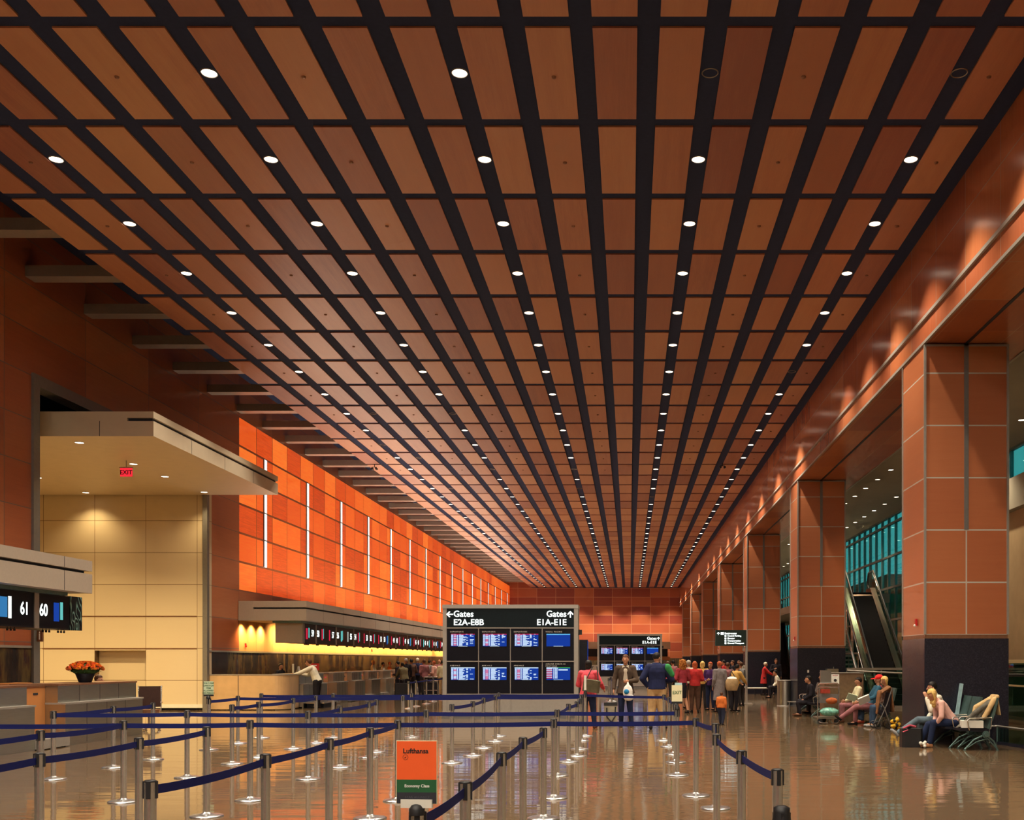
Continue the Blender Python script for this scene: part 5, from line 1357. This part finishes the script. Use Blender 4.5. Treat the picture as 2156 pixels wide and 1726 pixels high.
# ---- crowd right of the EXIT placard
def stand(px, z, lab, face, H, top, bot, hair, shoes='black', arms='down', build=1.0, step=0.0, skin=None, leanv=0.0, **kw):
    p = base_pose()
    if arms == 'bent': p['elL'] = V(-.26, -.02, 1.14); p['elR'] = V(.26, -.02, 1.14); p['wrL'] = V(-.10, .22, 1.12); p['wrR'] = V(.10, .22, 1.08)
    if arms == 'one': p['elR'] = V(.27, .02, 1.15); p['wrR'] = V(.12, .24, 1.25)
    if arms == 'reach': p['elL'] = V(-.22, .20, 1.24); p['elR'] = V(.22, .20, 1.24); p['wrL'] = V(-.16, .42, 1.14); p['wrR'] = V(.16, .42, 1.14)
    if arms == 'up': p['elR'] = V(.28, .10, 1.30); p['wrR'] = V(.15, .16, 1.52)
    if step:
        for k_, sg in (('L', 1), ('R', -1)):
            p['kn' + k_] += V(0, sg * step * .5 + .04, 0); p['an' + k_] += V(0, sg * step, 0.0); p['toe' + k_] += V(0, sg * step, 0.0)
    if leanv: lean(p, leanv)
    return person(lab, PX(px, z), z, face, p, H, top, bot, hair, shoes, skin, build, vox=kw.pop('vox', .014), **kw)
stand(1437, 33.2, 'woman with curly ginger hair and red and purple top, dark skirt and heels', .5, 1.70, ('sweater', 'crimson'), ('skirt', 'dark'), ('curly', 'ginger'), arms='bent', step=.14)
stand(1463, 33.6, 'person in red sweater and dark trousers right of the curly haired woman', .1, 1.66, ('sweater', 'red'), ('trousers', 'brown'), ('bob', 'orange'), arms='bent', build=1.2)
stand(1450, 36.5, 'person in white top standing between curly hair and red sweater', .3, 1.70, ('shirt', 'white'), ('trousers', 'charcoal'), ('short', 'grey'), build=1.05)
stand(1479, 36.2, 'person in yellow top behind the red sweater', -.3, 1.66, ('shirt', 'yellow'), ('trousers', 'charcoal'), ('bob', 'blond'), arms='one', build=1.1)
stand(1496, 35.0, 'person in dark purple jacket with white bib left of the long grey coat', 2.6, 1.64, ('jacket', 'purple'), ('trousers', 'darkjean'), ('short', 'orange'), arms='bent')
stand(1515, 33.8, 'person in long grey coat seen from the side in the crowd', .5, 1.66, ('coat', 'greycoat'), ('trousers', 'dark'), ('short', 'orange'), build=1.12, tails=.50)
stand(1532, 37.0, 'person in mauve jacket behind the long grey coat', -.4, 1.62, ('jacket', 'mauve'), ('trousers', 'charcoal'), ('short', 'brown'))
stand(1546, 34.3, 'person in yellow jacket at the right edge of the crowd', -.9, 1.58, ('jacket', 'yellow'), ('trousers', 'dark'), ('short', 'black'), build=1.15, leanv=.22, arms='reach')
stand(1560, 38.5, 'person in grey top behind the yellow jacket near the third column', .8, 1.64, ('shirt', 'grey'), ('trousers', 'charcoal'), ('short', 'brown'), arms='one')
stand(1519, 27.0, 'small child in orange jacket and navy trousers walking before the crowd', -.5, .86, ('jacket', 'orange'), ('trousers', 'navy'), ('short', 'brown'), build=1.5, step=.10)
b = MB(); b.lathe([(.17, 0), (.21, .12), (.21, .30), (.16, .38)], seg=20); hb = b.build('carried_sack', C('sack', (.42, .28, .14), .15), None, (PX(1541, 33.6), 33.6, .72)); tag(hb, 'tan sack shaped bag with white top hanging beside the yellow jacket', 'bag')
b = MB(); b.lathe([(.16, .36), (.15, .42), (.06, .45)], seg=16); b.build('white_top', M['ink_white'], hb); b = MB(); b.path([(-.12, 0, .40), (.0, .1, .62), (.12, 0, .40)], .015); b.path([(0, .1, .60), (.05, .45, .70)], .015); b.build('strap', M['rubber'], hb)
# far crowd
for j, (px, z, H, tp, hr, lb) in enumerate(((1406, 44, 1.66, ('shirt', 'crimson'), ('short', 'brown'), 'person in crimson top far behind, just right of the navy shirted man'), (1417, 47, 1.7, ('jacket', 'mauve'), ('short', 'black'), 'person in mauve jacket far behind, left of the curly haired woman'),
        (1524, 48, 1.72, ('shirt', 'red'), ('short', 'black'), 'distant person in red top seen over the grey coat shoulder'), (1543, 52, 1.7, ('jacket', 'dark'), ('short', 'brown'), 'distant dark haired person above the yellow jacket'), (1556, 55, 1.7, ('shirt', 'white'), ('bob', 'brown'), 'distant person in white near the fourth column'))):
    stand(px, z, lb, .6 * j, H, tp, ('trousers', 'charcoal'), hr, vox=.018)
# red coat, hat and seated one
stand(1608, 50.5, 'elderly person in long red coat walking toward the litter bin', RIGHT, 1.62, ('coat', 'red'), ('trousers', 'dark'), ('short', 'white'), arms='reach', leanv=.12, tails=.30, step=.1, vox=.013)
stand(1634, 51.5, 'person in dark coat with brown hat hair facing camera by third column', PI, 1.78, ('coat', 'dark'), ('trousers', 'dark'), ('bob', 'brown'), arms='one', build=1.15, vox=.013)
p = sit_pose(.45); person('person in white shirt and pale trousers sitting by the litter bin', PX(1640, 47), 47, LEFT, lean(p, .35), 1.66, ('shirt', 'white'), ('trousers', 'dark'), ('short', 'black'), vox=.014)
b = MB(); b.box(-.5, .5, -.25, .25, .38, .44, 0); b.box(-.45, -.38, -.2, .2, 0, .38, 0); b.box(.38, .45, -.2, .2, 0, .38, 0); tag(b.build('bench_seat', M['black'], None, (PX(1640, 47), 47.1, 0)), 'black bench under the white shirted person near the litter bin', 'bench')
# ---- agents and passengers at the far desks
stand(590, 38.4, 'agent with dark hair and white collar behind the maple counter end', -1.9, 1.58, ('jacket', 'dark'), ('trousers', 'dark'), ('short', 'black'), vox=.012)
z_ = 40.4
p = base_pose(); lean(p, .42); p['elL'] = V(-.26, .52, 1.22); p['wrL'] = V(-.22, .74, 1.17); p['elR'] = V(.28, .40, 1.13); p['wrR'] = V(.16, .62, 1.17)
person('man in white shirt leaning over the far steel desk', -11.12, 36.7, LEFT, p, 1.80, ('shirt', 'white'), ('trousers', 'dark'), ('short', 'brown'), build=1.25, vox=.012)
qs = [(785, 46.0, 1.72, ('shirt', 'paleyellow'), ('short', 'blond'), -13.2, 'agent in pale top behind the desks, blond, nearest of three', RIGHT),
      (806, 48.4, 1.60, ('shirt', 'white'), ('short', 'black'), -13.2, 'agent with black hair and white top behind the far desks', RIGHT),
      (820, 50.2, 1.62, ('shirt', 'orange'), ('short', 'orange'), -13.2, 'agent with reddish hair behind the far desks, farthest of three', RIGHT)]
for px, z, H, tp, hr, X_, lb, fc in qs:
    p = base_pose(); p['elL'] = V(-.26, .1, 1.14); p['elR'] = V(.26, .1, 1.14); p['wrL'] = V(-.12, .3, 1.12); p['wrR'] = V(.12, .3, 1.12)
    person(lb, X_, -X_ * F_PX / (VX - px), fc, p, H, tp, ('trousers', 'dark'), hr, vox=.015)
for px, z, H, tp, bt, hr, lb, fc, ar, bd in (
    (852, 45.5, 1.62, ('jacket', 'olive'), ('trousers', 'dark'), ('short', 'black'), 'person in olive yellow jacket bending at the desk, front of the queue', .9, 'reach', 1.35),
    (866, 50, 1.76, ('jacket', 'brown'), ('trousers', 'charcoal'), ('short', 'black'), 'person in brown jacket behind the olive jacketed one', .6, 'bent', 1.15),
    (855, 49, 1.80, ('shirt', 'dark'), ('trousers', 'dark'), ('short', 'grey'), 'tall grey haired person at the desk queue', .4, 'down', 1.0),
    (879, 51, 1.82, ('jacket', 'navyshirt'), ('trousers', 'dark'), ('short', 'white'), 'white haired person in navy jacket in the desk queue', .2, 'down', 1.2),
    (893, 49, 1.74, ('jacket', 'mauve'), ('trousers', 'charcoal'), ('short', 'brown'), 'person in mauve jacket in the middle of the desk queue', .9, 'bent', 1.2),
    (904, 52, 1.72, ('shirt', 'grey'), ('trousers', 'dark'), ('short', 'black'), 'person in grey shirt in the desk queue right of the mauve jacket', -.5, 'bent', 1.1),
    (914, 50, 1.68, ('shirt', 'pinkshirt'), ('trousers', 'charcoal'), ('short', 'orange'), 'person in pale pink shirt near the flight board left edge', 1.4, 'bent', 1.2),
    (925, 54, 1.76, ('shirt', 'mauve'), ('trousers', 'charcoal'), ('bald', 'grey'), 'bald person beside the flight board left edge', .3, 'down', 1.0),
    (932, 49.5, 1.70, ('shirt', 'paleyellow'), ('trousers', 'khaki'), ('short', 'black'), 'person in pale yellow top partly hidden by the flight board', .2, 'down', 1.1),
    (838, 46.5, 1.66, ('shirt', 'dark'), ('trousers', 'dark'), ('short', 'black'), 'dark haired person at the far desk, leftmost of the queue', 1.4, 'bent', 1.0)):
    stand(px, z, lb, fc, H, tp, bt, hr, arms=ar, build=bd, leanv=.25 if ar == 'reach' else 0, vox=.015)
b = MB(); b.rbox(-.28, .28, -.18, .18, .0, .72, .04); b.path([(-.1, 0, .7), (-.1, 0, .86), (.12, 0, .86), (.12, 0, .7)], .015); tag(b.build('suitcase', M['rubber'], None, (PX(846, 44.5), 44.5, 0)), 'large black suitcase standing below the olive yellow jacket', 'suitcase')
t = thing('baggage_cart', 'small baggage cart with black case in the desk queue', 'baggage cart', (PX(907, 46.5), 46.5, 0))
b = MB(); b.path([(-.3, 0, .12), (-.3, 0, .95), (.3, 0, .95), (.3, 0, .12)], .02); b.path([(-.3, 0, .35), (.3, 0, .35)], .02); b.path([(-.3, 0, .78), (.3, 0, .78)], .02); b.build('cart_frame', M['chrome'], t)
for sx in (-.25, .25):
    b = MB(); b.tube((sx, -.02, .07), (sx, .02, .07), .07); b.build('wheel', M['rubber'], t)
b = MB(); b.box(-.3, .3, 0, .55, .14, .18); b.build('cart_deck', M['steel'], t)
b = MB(); b.rbox(-.26, .26, .04, .5, .18, .7, .03); tag(b.build('suitcase', M['black'], None, (PX(907, 46.5), 46.5, 0)), 'black case riding on the small cart in the desk queue', 'suitcase')
# hidden head behind the near desk
p = sit_pose(.50); person('person sitting behind the near steel desk, only the hair showing by the flowers', -12.45, 24.3, RIGHT, p, 1.70, ('shirt', 'dark'), ('trousers', 'dark'), ('short', 'brown'), vox=.014)
b = MB(); b.rbox(-.22, .22, -.22, .22, .44, .50, .03); b.tube((0, 0, .05), (0, 0, .44), .03); b.box(-.25, .25, -.03, .03, .02, .06); b.box(-.03, .03, -.25, .25, .02, .06); tag(b.build('desk_stool', M['rubber'], None, (-12.50, 24.3, 0)), 'black stool hidden behind the near steel desk', 'stool')
# ================================================================ BENCH SEATING, RIGHT
def bench(x, y, n, label, pitch=.62):
    """row of seats facing screen-left, running away from the camera"""
    t = thing('tandem_bench', label, 'bench', (x, y, 0))
    L = n * pitch
    b = MB(); b.tube((.12, -.02, .30), (.12, L + .02, .30), .045, seg=14); b.build('beam', M['teal_paint'], t)
    for yy in (0.05, L - .05):
        b = MB(); b.path([(.12, yy, .30), (-.10, yy, .20), (-.27, yy, .02)], .018); b.path([(.12, yy, .30), (.28, yy, .16), (.34, yy, .015)], .018); b.path([(-.27, yy, .02), (-.05, yy, .16), (.16, yy, .22), (.34, yy, .015)], .012)
        b.lathe([(.03, 0), (.03, .015)], (-.27, yy, 0), 10); b.lathe([(.03, 0), (.03, .015)], (.34, yy, 0), 10); b.build('leg', M['teal_paint'], t)
        b = MB(); b.tube((.12, yy - .03, .30), (.12, yy + .03, .30), .07, seg=16); b.build('leg_hub', M['teal_paint'], t)
    for i in range(n):
        y0, y1 = i * pitch + .04, (i + 1) * pitch - .04
        b = MB(); b.prismy([(-.36, .41), (-.36, .37), (-.20, .36), (.12, .34), (.20, .38), (.16, .41), (-.15, .42)], y0, y1); b.build('seat', M['black'], t)
        b = MB(); b.prismy([(.14, .42), (.19, .39), (.30, .70), (.37, .98), (.33, .99), (.25, .70)], y0, y1); b.build('backrest', M['teal_paint'], t)
    for i in range(n + 1):
        yy = i * pitch
        b = MB(); b.path([(.20, yy, .40), (.22, yy, .62), (-.20, yy, .60), (-.24, yy, .56), (-.20, yy, .38)], .013); b.build('armrest', M['chrome'], t)
    return t
BX = PX(2036, 20.1)
bench(BX, 19.35, 1, 'single front bench seat carrying a white box beside the nearest column', .5)
bench(BX - .12, 19.88, 2, 'teal framed bench with the blond woman and dark haired woman', .54)
# woman blond leaning
z_ = 20.12
p = sit_pose(.44, 0); lean(p, .62); p['wrL'] = V(-.14, .36, .50); p['wrR'] = V(.14, .34, .46); p['look'] = V(-.05, .9, -.45); p['elL'] = V(-.25, .30, .64); p['elR'] = V(.27, .26, .60); p['anL'] = V(-.12, .50, .09); p['toeL'] = V(-.13, .66, .035); p['knR'] = V(.12, .46, .46); p['anR'] = V(.14, .62, .10); p['toeR'] = V(.15, .78, .045)
person('blond woman in pale pink shirt and blue jeans leaning forward on the bench', BX - .28, z_, LEFT, p, 1.66, ('shirt', 'pinkshirt'), ('jeans', 'darkjean'), ('long', 'blond'), 'tan', vox=FINE)
z_ = 20.66
p = sit_pose(.44, 0); lean(p, .30); p['wrL'] = V(-.06, .36, .98); p['elL'] = V(-.18, .30, .72); p['knL'] = V(-.02, .52, .52); p['anL'] = V(.04, .92, .24); p['toeL'] = V(.05, 1.04, .30); p['look'] = V(0, 1, -.1)
person('dark haired woman in white and pink top with legs crossed, chin on hand', BX - .30, z_, LEFT, p, 1.70, ('shirt', 'white'), ('jeans', 'bluegrey'), ('short', 'black'), 'grey', vox=FINE)
b = MB(); b.prismy([(0, 0), (.05, 0), (.17, .80), (.12, .81)], 0, .10); o = b.build('leaning_panel', M['card_blue'], None, (PX(2013, 20.8), 20.86, .42)); tag(o, 'pale grey blue panel leaning upright behind the two seated women', 'panel')
b = MB(); b.box(-.02, .07, -.02, .12, -.42, 0.02); b.build('panel_foot', M['alu_dark'], o)
# draped jackets, white box, black bag
b = MB(); Y_ = V(0, 1, 0)
limb(b, V(.35, .24, 1.02), V(.20, .24, .66), .16, .15, .20, Y_, f0=True, f1=True); limb(b, V(.36, .24, 1.02), V(.43, .24, .66), .16, .13, .18, Y_, f0=True, f1=True)
limb(b, V(.30, .10, .95), V(.10, .08, .62), .055, .045); limb(b, V(.32, .36, .96), V(.02, .30, .80), .05, .05); limb(b, V(.02, .30, .80), V(-.02, .30, .64), .05, .045)
limb(b, V(.36, .10, 1.01), V(.36, .38, 1.01), .040, .040)
o = remesh(b, 'draped_jacket', C('tanwool', (.62, .42, .20), .15), None, .010, 2); o.location = (BX, 19.35, 0); tag(o, 'tan jacket draped over the back of the front bench seat', 'jacket')
b = MB()
limb(b, V(.20, .24, .82), V(.02, .24, .60), .17, .18, .30, Y_); limb(b, V(.02, .24, .60), V(-.22, .24, .475), .18, .14, .22, Y_)
limb(b, V(.16, .10, .84), V(-.04, .10, .70), .05, .05); limb(b, V(-.04, .10, .70), V(-.26, .10, .49), .05, .035)
o = remesh(b, 'folded_coat', C('greytweed', (.12, .11, .09), .4), None, .010, 2); o.location = (BX - .02, 19.37, 0); tag(o, 'grey tweed coat heaped on the front bench seat below the tan jacket', 'coat')
b = MB(); b.prism([(-.36, -.20), (.03, -.26), (.06, -.06), (-.33, .0)], .425, .56); tag(b.build('white_box', M['white_paint'], None, (BX + .03, 19.60, 0)), 'white cardboard box on the front bench seat', 'box')
b = MB(); b.rbox(-.20, .20, -.15, .15, 0, .36, .05); b.lathe([(.03, .36), (.05, .40), (.03, .44)], (-.05, -.05, 0), 10)
bb_ = b.build('duffel_bag', M['rubber'], None, (PX(1918, 20.2), 20.2, 0)); tag(bb_, 'black duffel bag on the floor at the feet of the two women', 'bag')
b = MB(); b.path([(-.18, -.1, .37), (-.05, -.12, .43), (.06, -.1, .40)], .02); b.path([(-.20, -.15, .30), (-.1, -.16, .34)], .012); b.build('red_trim', C('trimred', (.45, .08, .12)), bb_)
b = MB()
for i in range(7): b.ball((rr.random() * .16 - .08, rr.random() * .1, .03 + rr.random() * .10), .035, 8)
tag(b.build('toy_bundle', M['white_paint'], None, (PX(1942, 19.9), 19.9, 0)), 'small pale soft toy bundle on the floor beside the black duffel bag', 'toy')
# ---- second seated group
G = 26.4
bench(PX(1848, 27.0), 26.4, 4, 'teal framed bench under the group with the red cap', .62)
p = sit_pose(.44, .25); p['wrL'] = V(-.08, .40, .62); p['wrR'] = V(.08, .42, .60); p['look'] = V(0, 1, -.2)
person('person with red cap, blue shirt and grey trousers reclining on the bench', PX(1838, 26.9), 26.9, LEFT, {**p, 'knL': V(-.1, .46, .50), 'anL': V(-.04, .86, .20), 'toeL': V(-.04, .98, .24)}, 1.74, ('shirt', 'tealblue'), ('trousers', 'mauve'), ('short', 'brown'), 'black', vox=.011)
capz = None
b = MB(); ell(b, (0, 0, 0), (.098, .11, .085), 14); limb(b, V(0, .06, -.02), V(0, .17, -.035), .07, .06, .22, V(1, 0, 0))
ppl = [o for o in bpy.data.objects if o.name.startswith('person') and o.get('label', '').startswith('person with red cap')][0]
cap = remesh(b, 'baseball_cap', C('capred', (.75, .03, .03), .1), None, .009, 2); hh_ = p['head'] * (1.74 / 1.75); wv_ = ppl.matrix_basis @ (hh_ + V(0, -.01, .055)); cap.location = wv_; cap.rotation_euler = (0, 0, LEFT); tag(cap, 'red baseball cap worn on the bench', 'cap')
p = sit_pose(.44, .12); p['wrL'] = V(-.05, .34, .64); p['wrR'] = V(.05, .34, .60); person('dark haired person in cream jacket reading on the bench, leftmost of the group', PX(1803, 28.2), 28.2, LEFT, p, 1.62, ('jacket', 'paleyellow'), ('trousers', 'mauve'), ('short', 'black'), 'brown', vox=.012)
p = sit_pose(.44, .10); person('person with brown hair behind the red capped one', PX(1846, 27.9), 27.9, LEFT, p, 1.70, ('shirt', 'crimson'), ('jeans', 'jean'), ('short', 'brown'), 'red', vox=.012)
p = sit_pose(.44, -.15); p['look'] = V(-.2, 1, -.35); person('sandy haired person in dark top leaning at the right of the seated group', PX(1868, 26.5), 26.3, LEFT, p, 1.70, ('jacket', 'brown'), ('jeans', 'jean'), ('bob', 'blond'), 'grey', vox=.012)
b = MB(); b.box(-.13, .13, -.01, .01, 0, .19); o = b.build('open_book', M['card_green'], None, (PX(1790, 28.0), 27.95, .62)); o.rotation_euler = (.5, .3, 0); tag(o, 'pale open book held by the person in cream jacket', 'book')
b = MB(); b.box(-.15, .15, -.02, .02, 0, .22); o = b.build('newspaper', M['white_paint'], None, (PX(1820, 26.6), 26.55, .60)); o.rotation_euler = (.6, -.4, 0); tag(o, 'crumpled newspaper on the lap of the red capped person', 'newspaper')
# stroller with brown jacket
zs_ = 25.6
t = thing('baby_stroller', 'dark folded stroller parked before the seated group', 'stroller', (PX(1862, zs_), zs_, 0))
for sx, sy in ((-.22, -.2), (.10, -.2), (-.22, .2), (.10, .2)):
    b = MB()
    for a in range(16):
        a0, a1 = 2 * PI * a / 16, 2 * PI * (a + 1) / 16
        b.tube((sx + .085 * math.cos(a0), sy, .10 + .085 * math.sin(a0)), (sx + .085 * math.cos(a1), sy, .10 + .085 * math.sin(a1)), .014, seg=6)
    b.tube((sx, sy - .02, .10), (sx, sy + .02, .10), .02); b.build('wheel', M['rubber'], t)
b = MB()
for sy in (-.2, .2): b.path([(-.22, sy, .1), (.02, sy, .62), (.14, sy, 1.0)], .014); b.path([(.10, sy, .1), (-.06, sy, .55), (-.16, sy, .66)], .014)
b.path([(.14, -.2, 1.0), (.14, .2, 1.0)], .018); b.build('frame', M['alu_dark'], t)
b = MB(); b.prismy([(-.20, .42), (-.04, .30), (.06, .36), (.14, .86), (.08, .90), (-.02, .48)], -.18, .18); b.build('fabric_seat', C('dark', (.016, .014, .020)), t)
b = MB()
limb(b, V(.13, 0, 1.0), V(.20, 0, .40), .20, .17, .2, Y_, f0=True, f1=True); limb(b, V(.12, 0, 1.02), V(-.12, 0, .86), .20, .18, .22, Y_, f0=True, f1=True); limb(b, V(-.14, -.1, .86), V(-.22, -.14, .40), .09, .06, .5, Y_); limb(b, V(-.12, .1, .86), V(-.16, .12, .55), .08, .06, .5, Y_)
o = remesh(b, 'draped_coat', C('camelcoat', (.22, .10, .045), .3), None, .012, 2); o.location = (PX(1862, zs_), zs_, 0.02); tag(o, 'brown coat draped over the stroller handle', 'coat')
b = MB(); prev = None
for i in range(22):
    a = i * .62; c_ = (.11 * math.cos(a) * (1 - i * .02), .06 * math.sin(a), .045 + .012 * i)
    b.ball(c_, .044, 10, 1 if i % 3 == 2 else 0)
tag(b.build('soft_toy', [C('toyyellow', (.80, .48, .04), .1), M['ink']], None, (PX(1885, 24.8), 24.8, 0.0)), 'yellow and black striped soft toy behind the stroller', 'toy')
# luggage trolley, with boxes
zt2 = 27.6
t = thing('luggage_trolley', 'chrome luggage trolley loaded with small boxes left of the seated group', 'luggage trolley', (PX(1744, zt2), zt2, 0))
w2 = .28
b = MB()
for sx in (-w2, w2): b.path([(sx, 0, .10), (sx, 0, 1.02), (sx * .85, -.06, 1.08)], .018)
for zz in (.18, .78, .98): b.path([(-w2, 0, zz), (w2, 0, zz)], .015)
b.path([(-w2 * .85, -.06, 1.08), (w2 * .85, -.06, 1.08)], .024); b.build('upright_frame', M['chrome'], t)
b = MB(); b.box(-w2, w2, -.02, .75, .14, .17); b.build('cart_deck', M['steel'], t)
b = MB(); b.box(-.24, .24, -.10, .02, .56, .80); b.build('front_basket', M['alu_dark'], t)
for sx, sy in ((-.22, 0), (.22, 0), (0, .65)):
    b = MB(); b.tube((sx, sy - .02, .07), (sx, sy + .02, .07), .07); b.build('wheel', M['rubber'], t)
b = MB(); b.path([(-.26, -.08, .06), (-.20, -.2, .03), (-.06, -.2, .03), (-.02, -.08, .12)], .014); b.path([(.26, -.08, .06), (.20, -.2, .03), (.06, -.2, .03), (.02, -.08, .12)], .014); b.build('bumper', M['chrome'], t)
b = MB(); b.box(-.22, .02, -.14, .0, .82, .93, 0); tag(b.build('red_box', C('boxred', (.35, .05, .03), .3), None, (PX(1744, zt2), zt2 - .0, 0)), 'red brown carton in the upper trolley basket', 'box')
b = MB(); ell(b, (.06, -.04, .62), (.16, .10, .09), 12); tag(b.build('orange_pouch', C('pouch', (.40, .10, .03), .3), None, (PX(1744, zt2), zt2 - .1, 0)), 'orange brown pouch in the middle of the trolley', 'pouch')
b = MB(); ell(b, (0, .0, 0), (.26, .16, .12), 14); o = remesh(b, 'mint_plastic_bag', plain('mint_plastic', (.16, .42, .34), .25, var=.5, scale=18), None, .014, 2); o.location = (PX(1744, zt2), zt2 - .12, .33); tag(o, 'crumpled mint green plastic bag at the bottom of the trolley', 'plastic bag')
b = MB(); b.box(-.17, .12, -.03, .06, 0, .34); o = b.build('silver_case', M['steel'], None, (PX(1742, zt2), zt2 + .1, 1.09)); o.rotation_euler = (0, 0.0, 0); tag(o, 'small silver case standing on top of the luggage trolley', 'case')
# dark seated figures left of the trolley
p = sit_pose(.40, .0); lean(p, .2); p['knL'] = V(-.1, .5, .42); person('dark clothed person sitting on the floor seat left of the trolley, hand lit red', PX(1712, 31.5), 31.5, LEFT, p, 1.68, ('jacket', 'dark'), ('trousers', 'dark'), ('short', 'black'), 'brown', vox=.013)
p = sit_pose(.45, .05); person('person in maroon stripes sitting at the second column base', PX(1730, 33.0), 33.0, LEFT, p, 1.66, ('jacket', 'brown'), ('trousers', 'charcoal'), ('short', 'black'), vox=.014)
bench(PX(1722, 31.5), 31.0, 4, 'dark bench in front of the second column, mostly in shade', .62)
b = MB(); b.box(-.4, .4, -.03, .03, .42, .45); tag(b.build('side_ledge', M['alu'], None, (PX(1686, 31.5), 31.5, 0)), 'thin metal ledge left of the shaded bench', 'ledge')
o = bpy.data.objects['side_ledge']; b = MB(); b.path([(-.35, 0, 0), (-.35, 0, .43)], .02); b.path([(.35, 0, 0), (.35, 0, .43)], .02); b.build('ledge_leg', M['alu_dark'], o)
bpy.data.scenes.remove(SCRATCH)
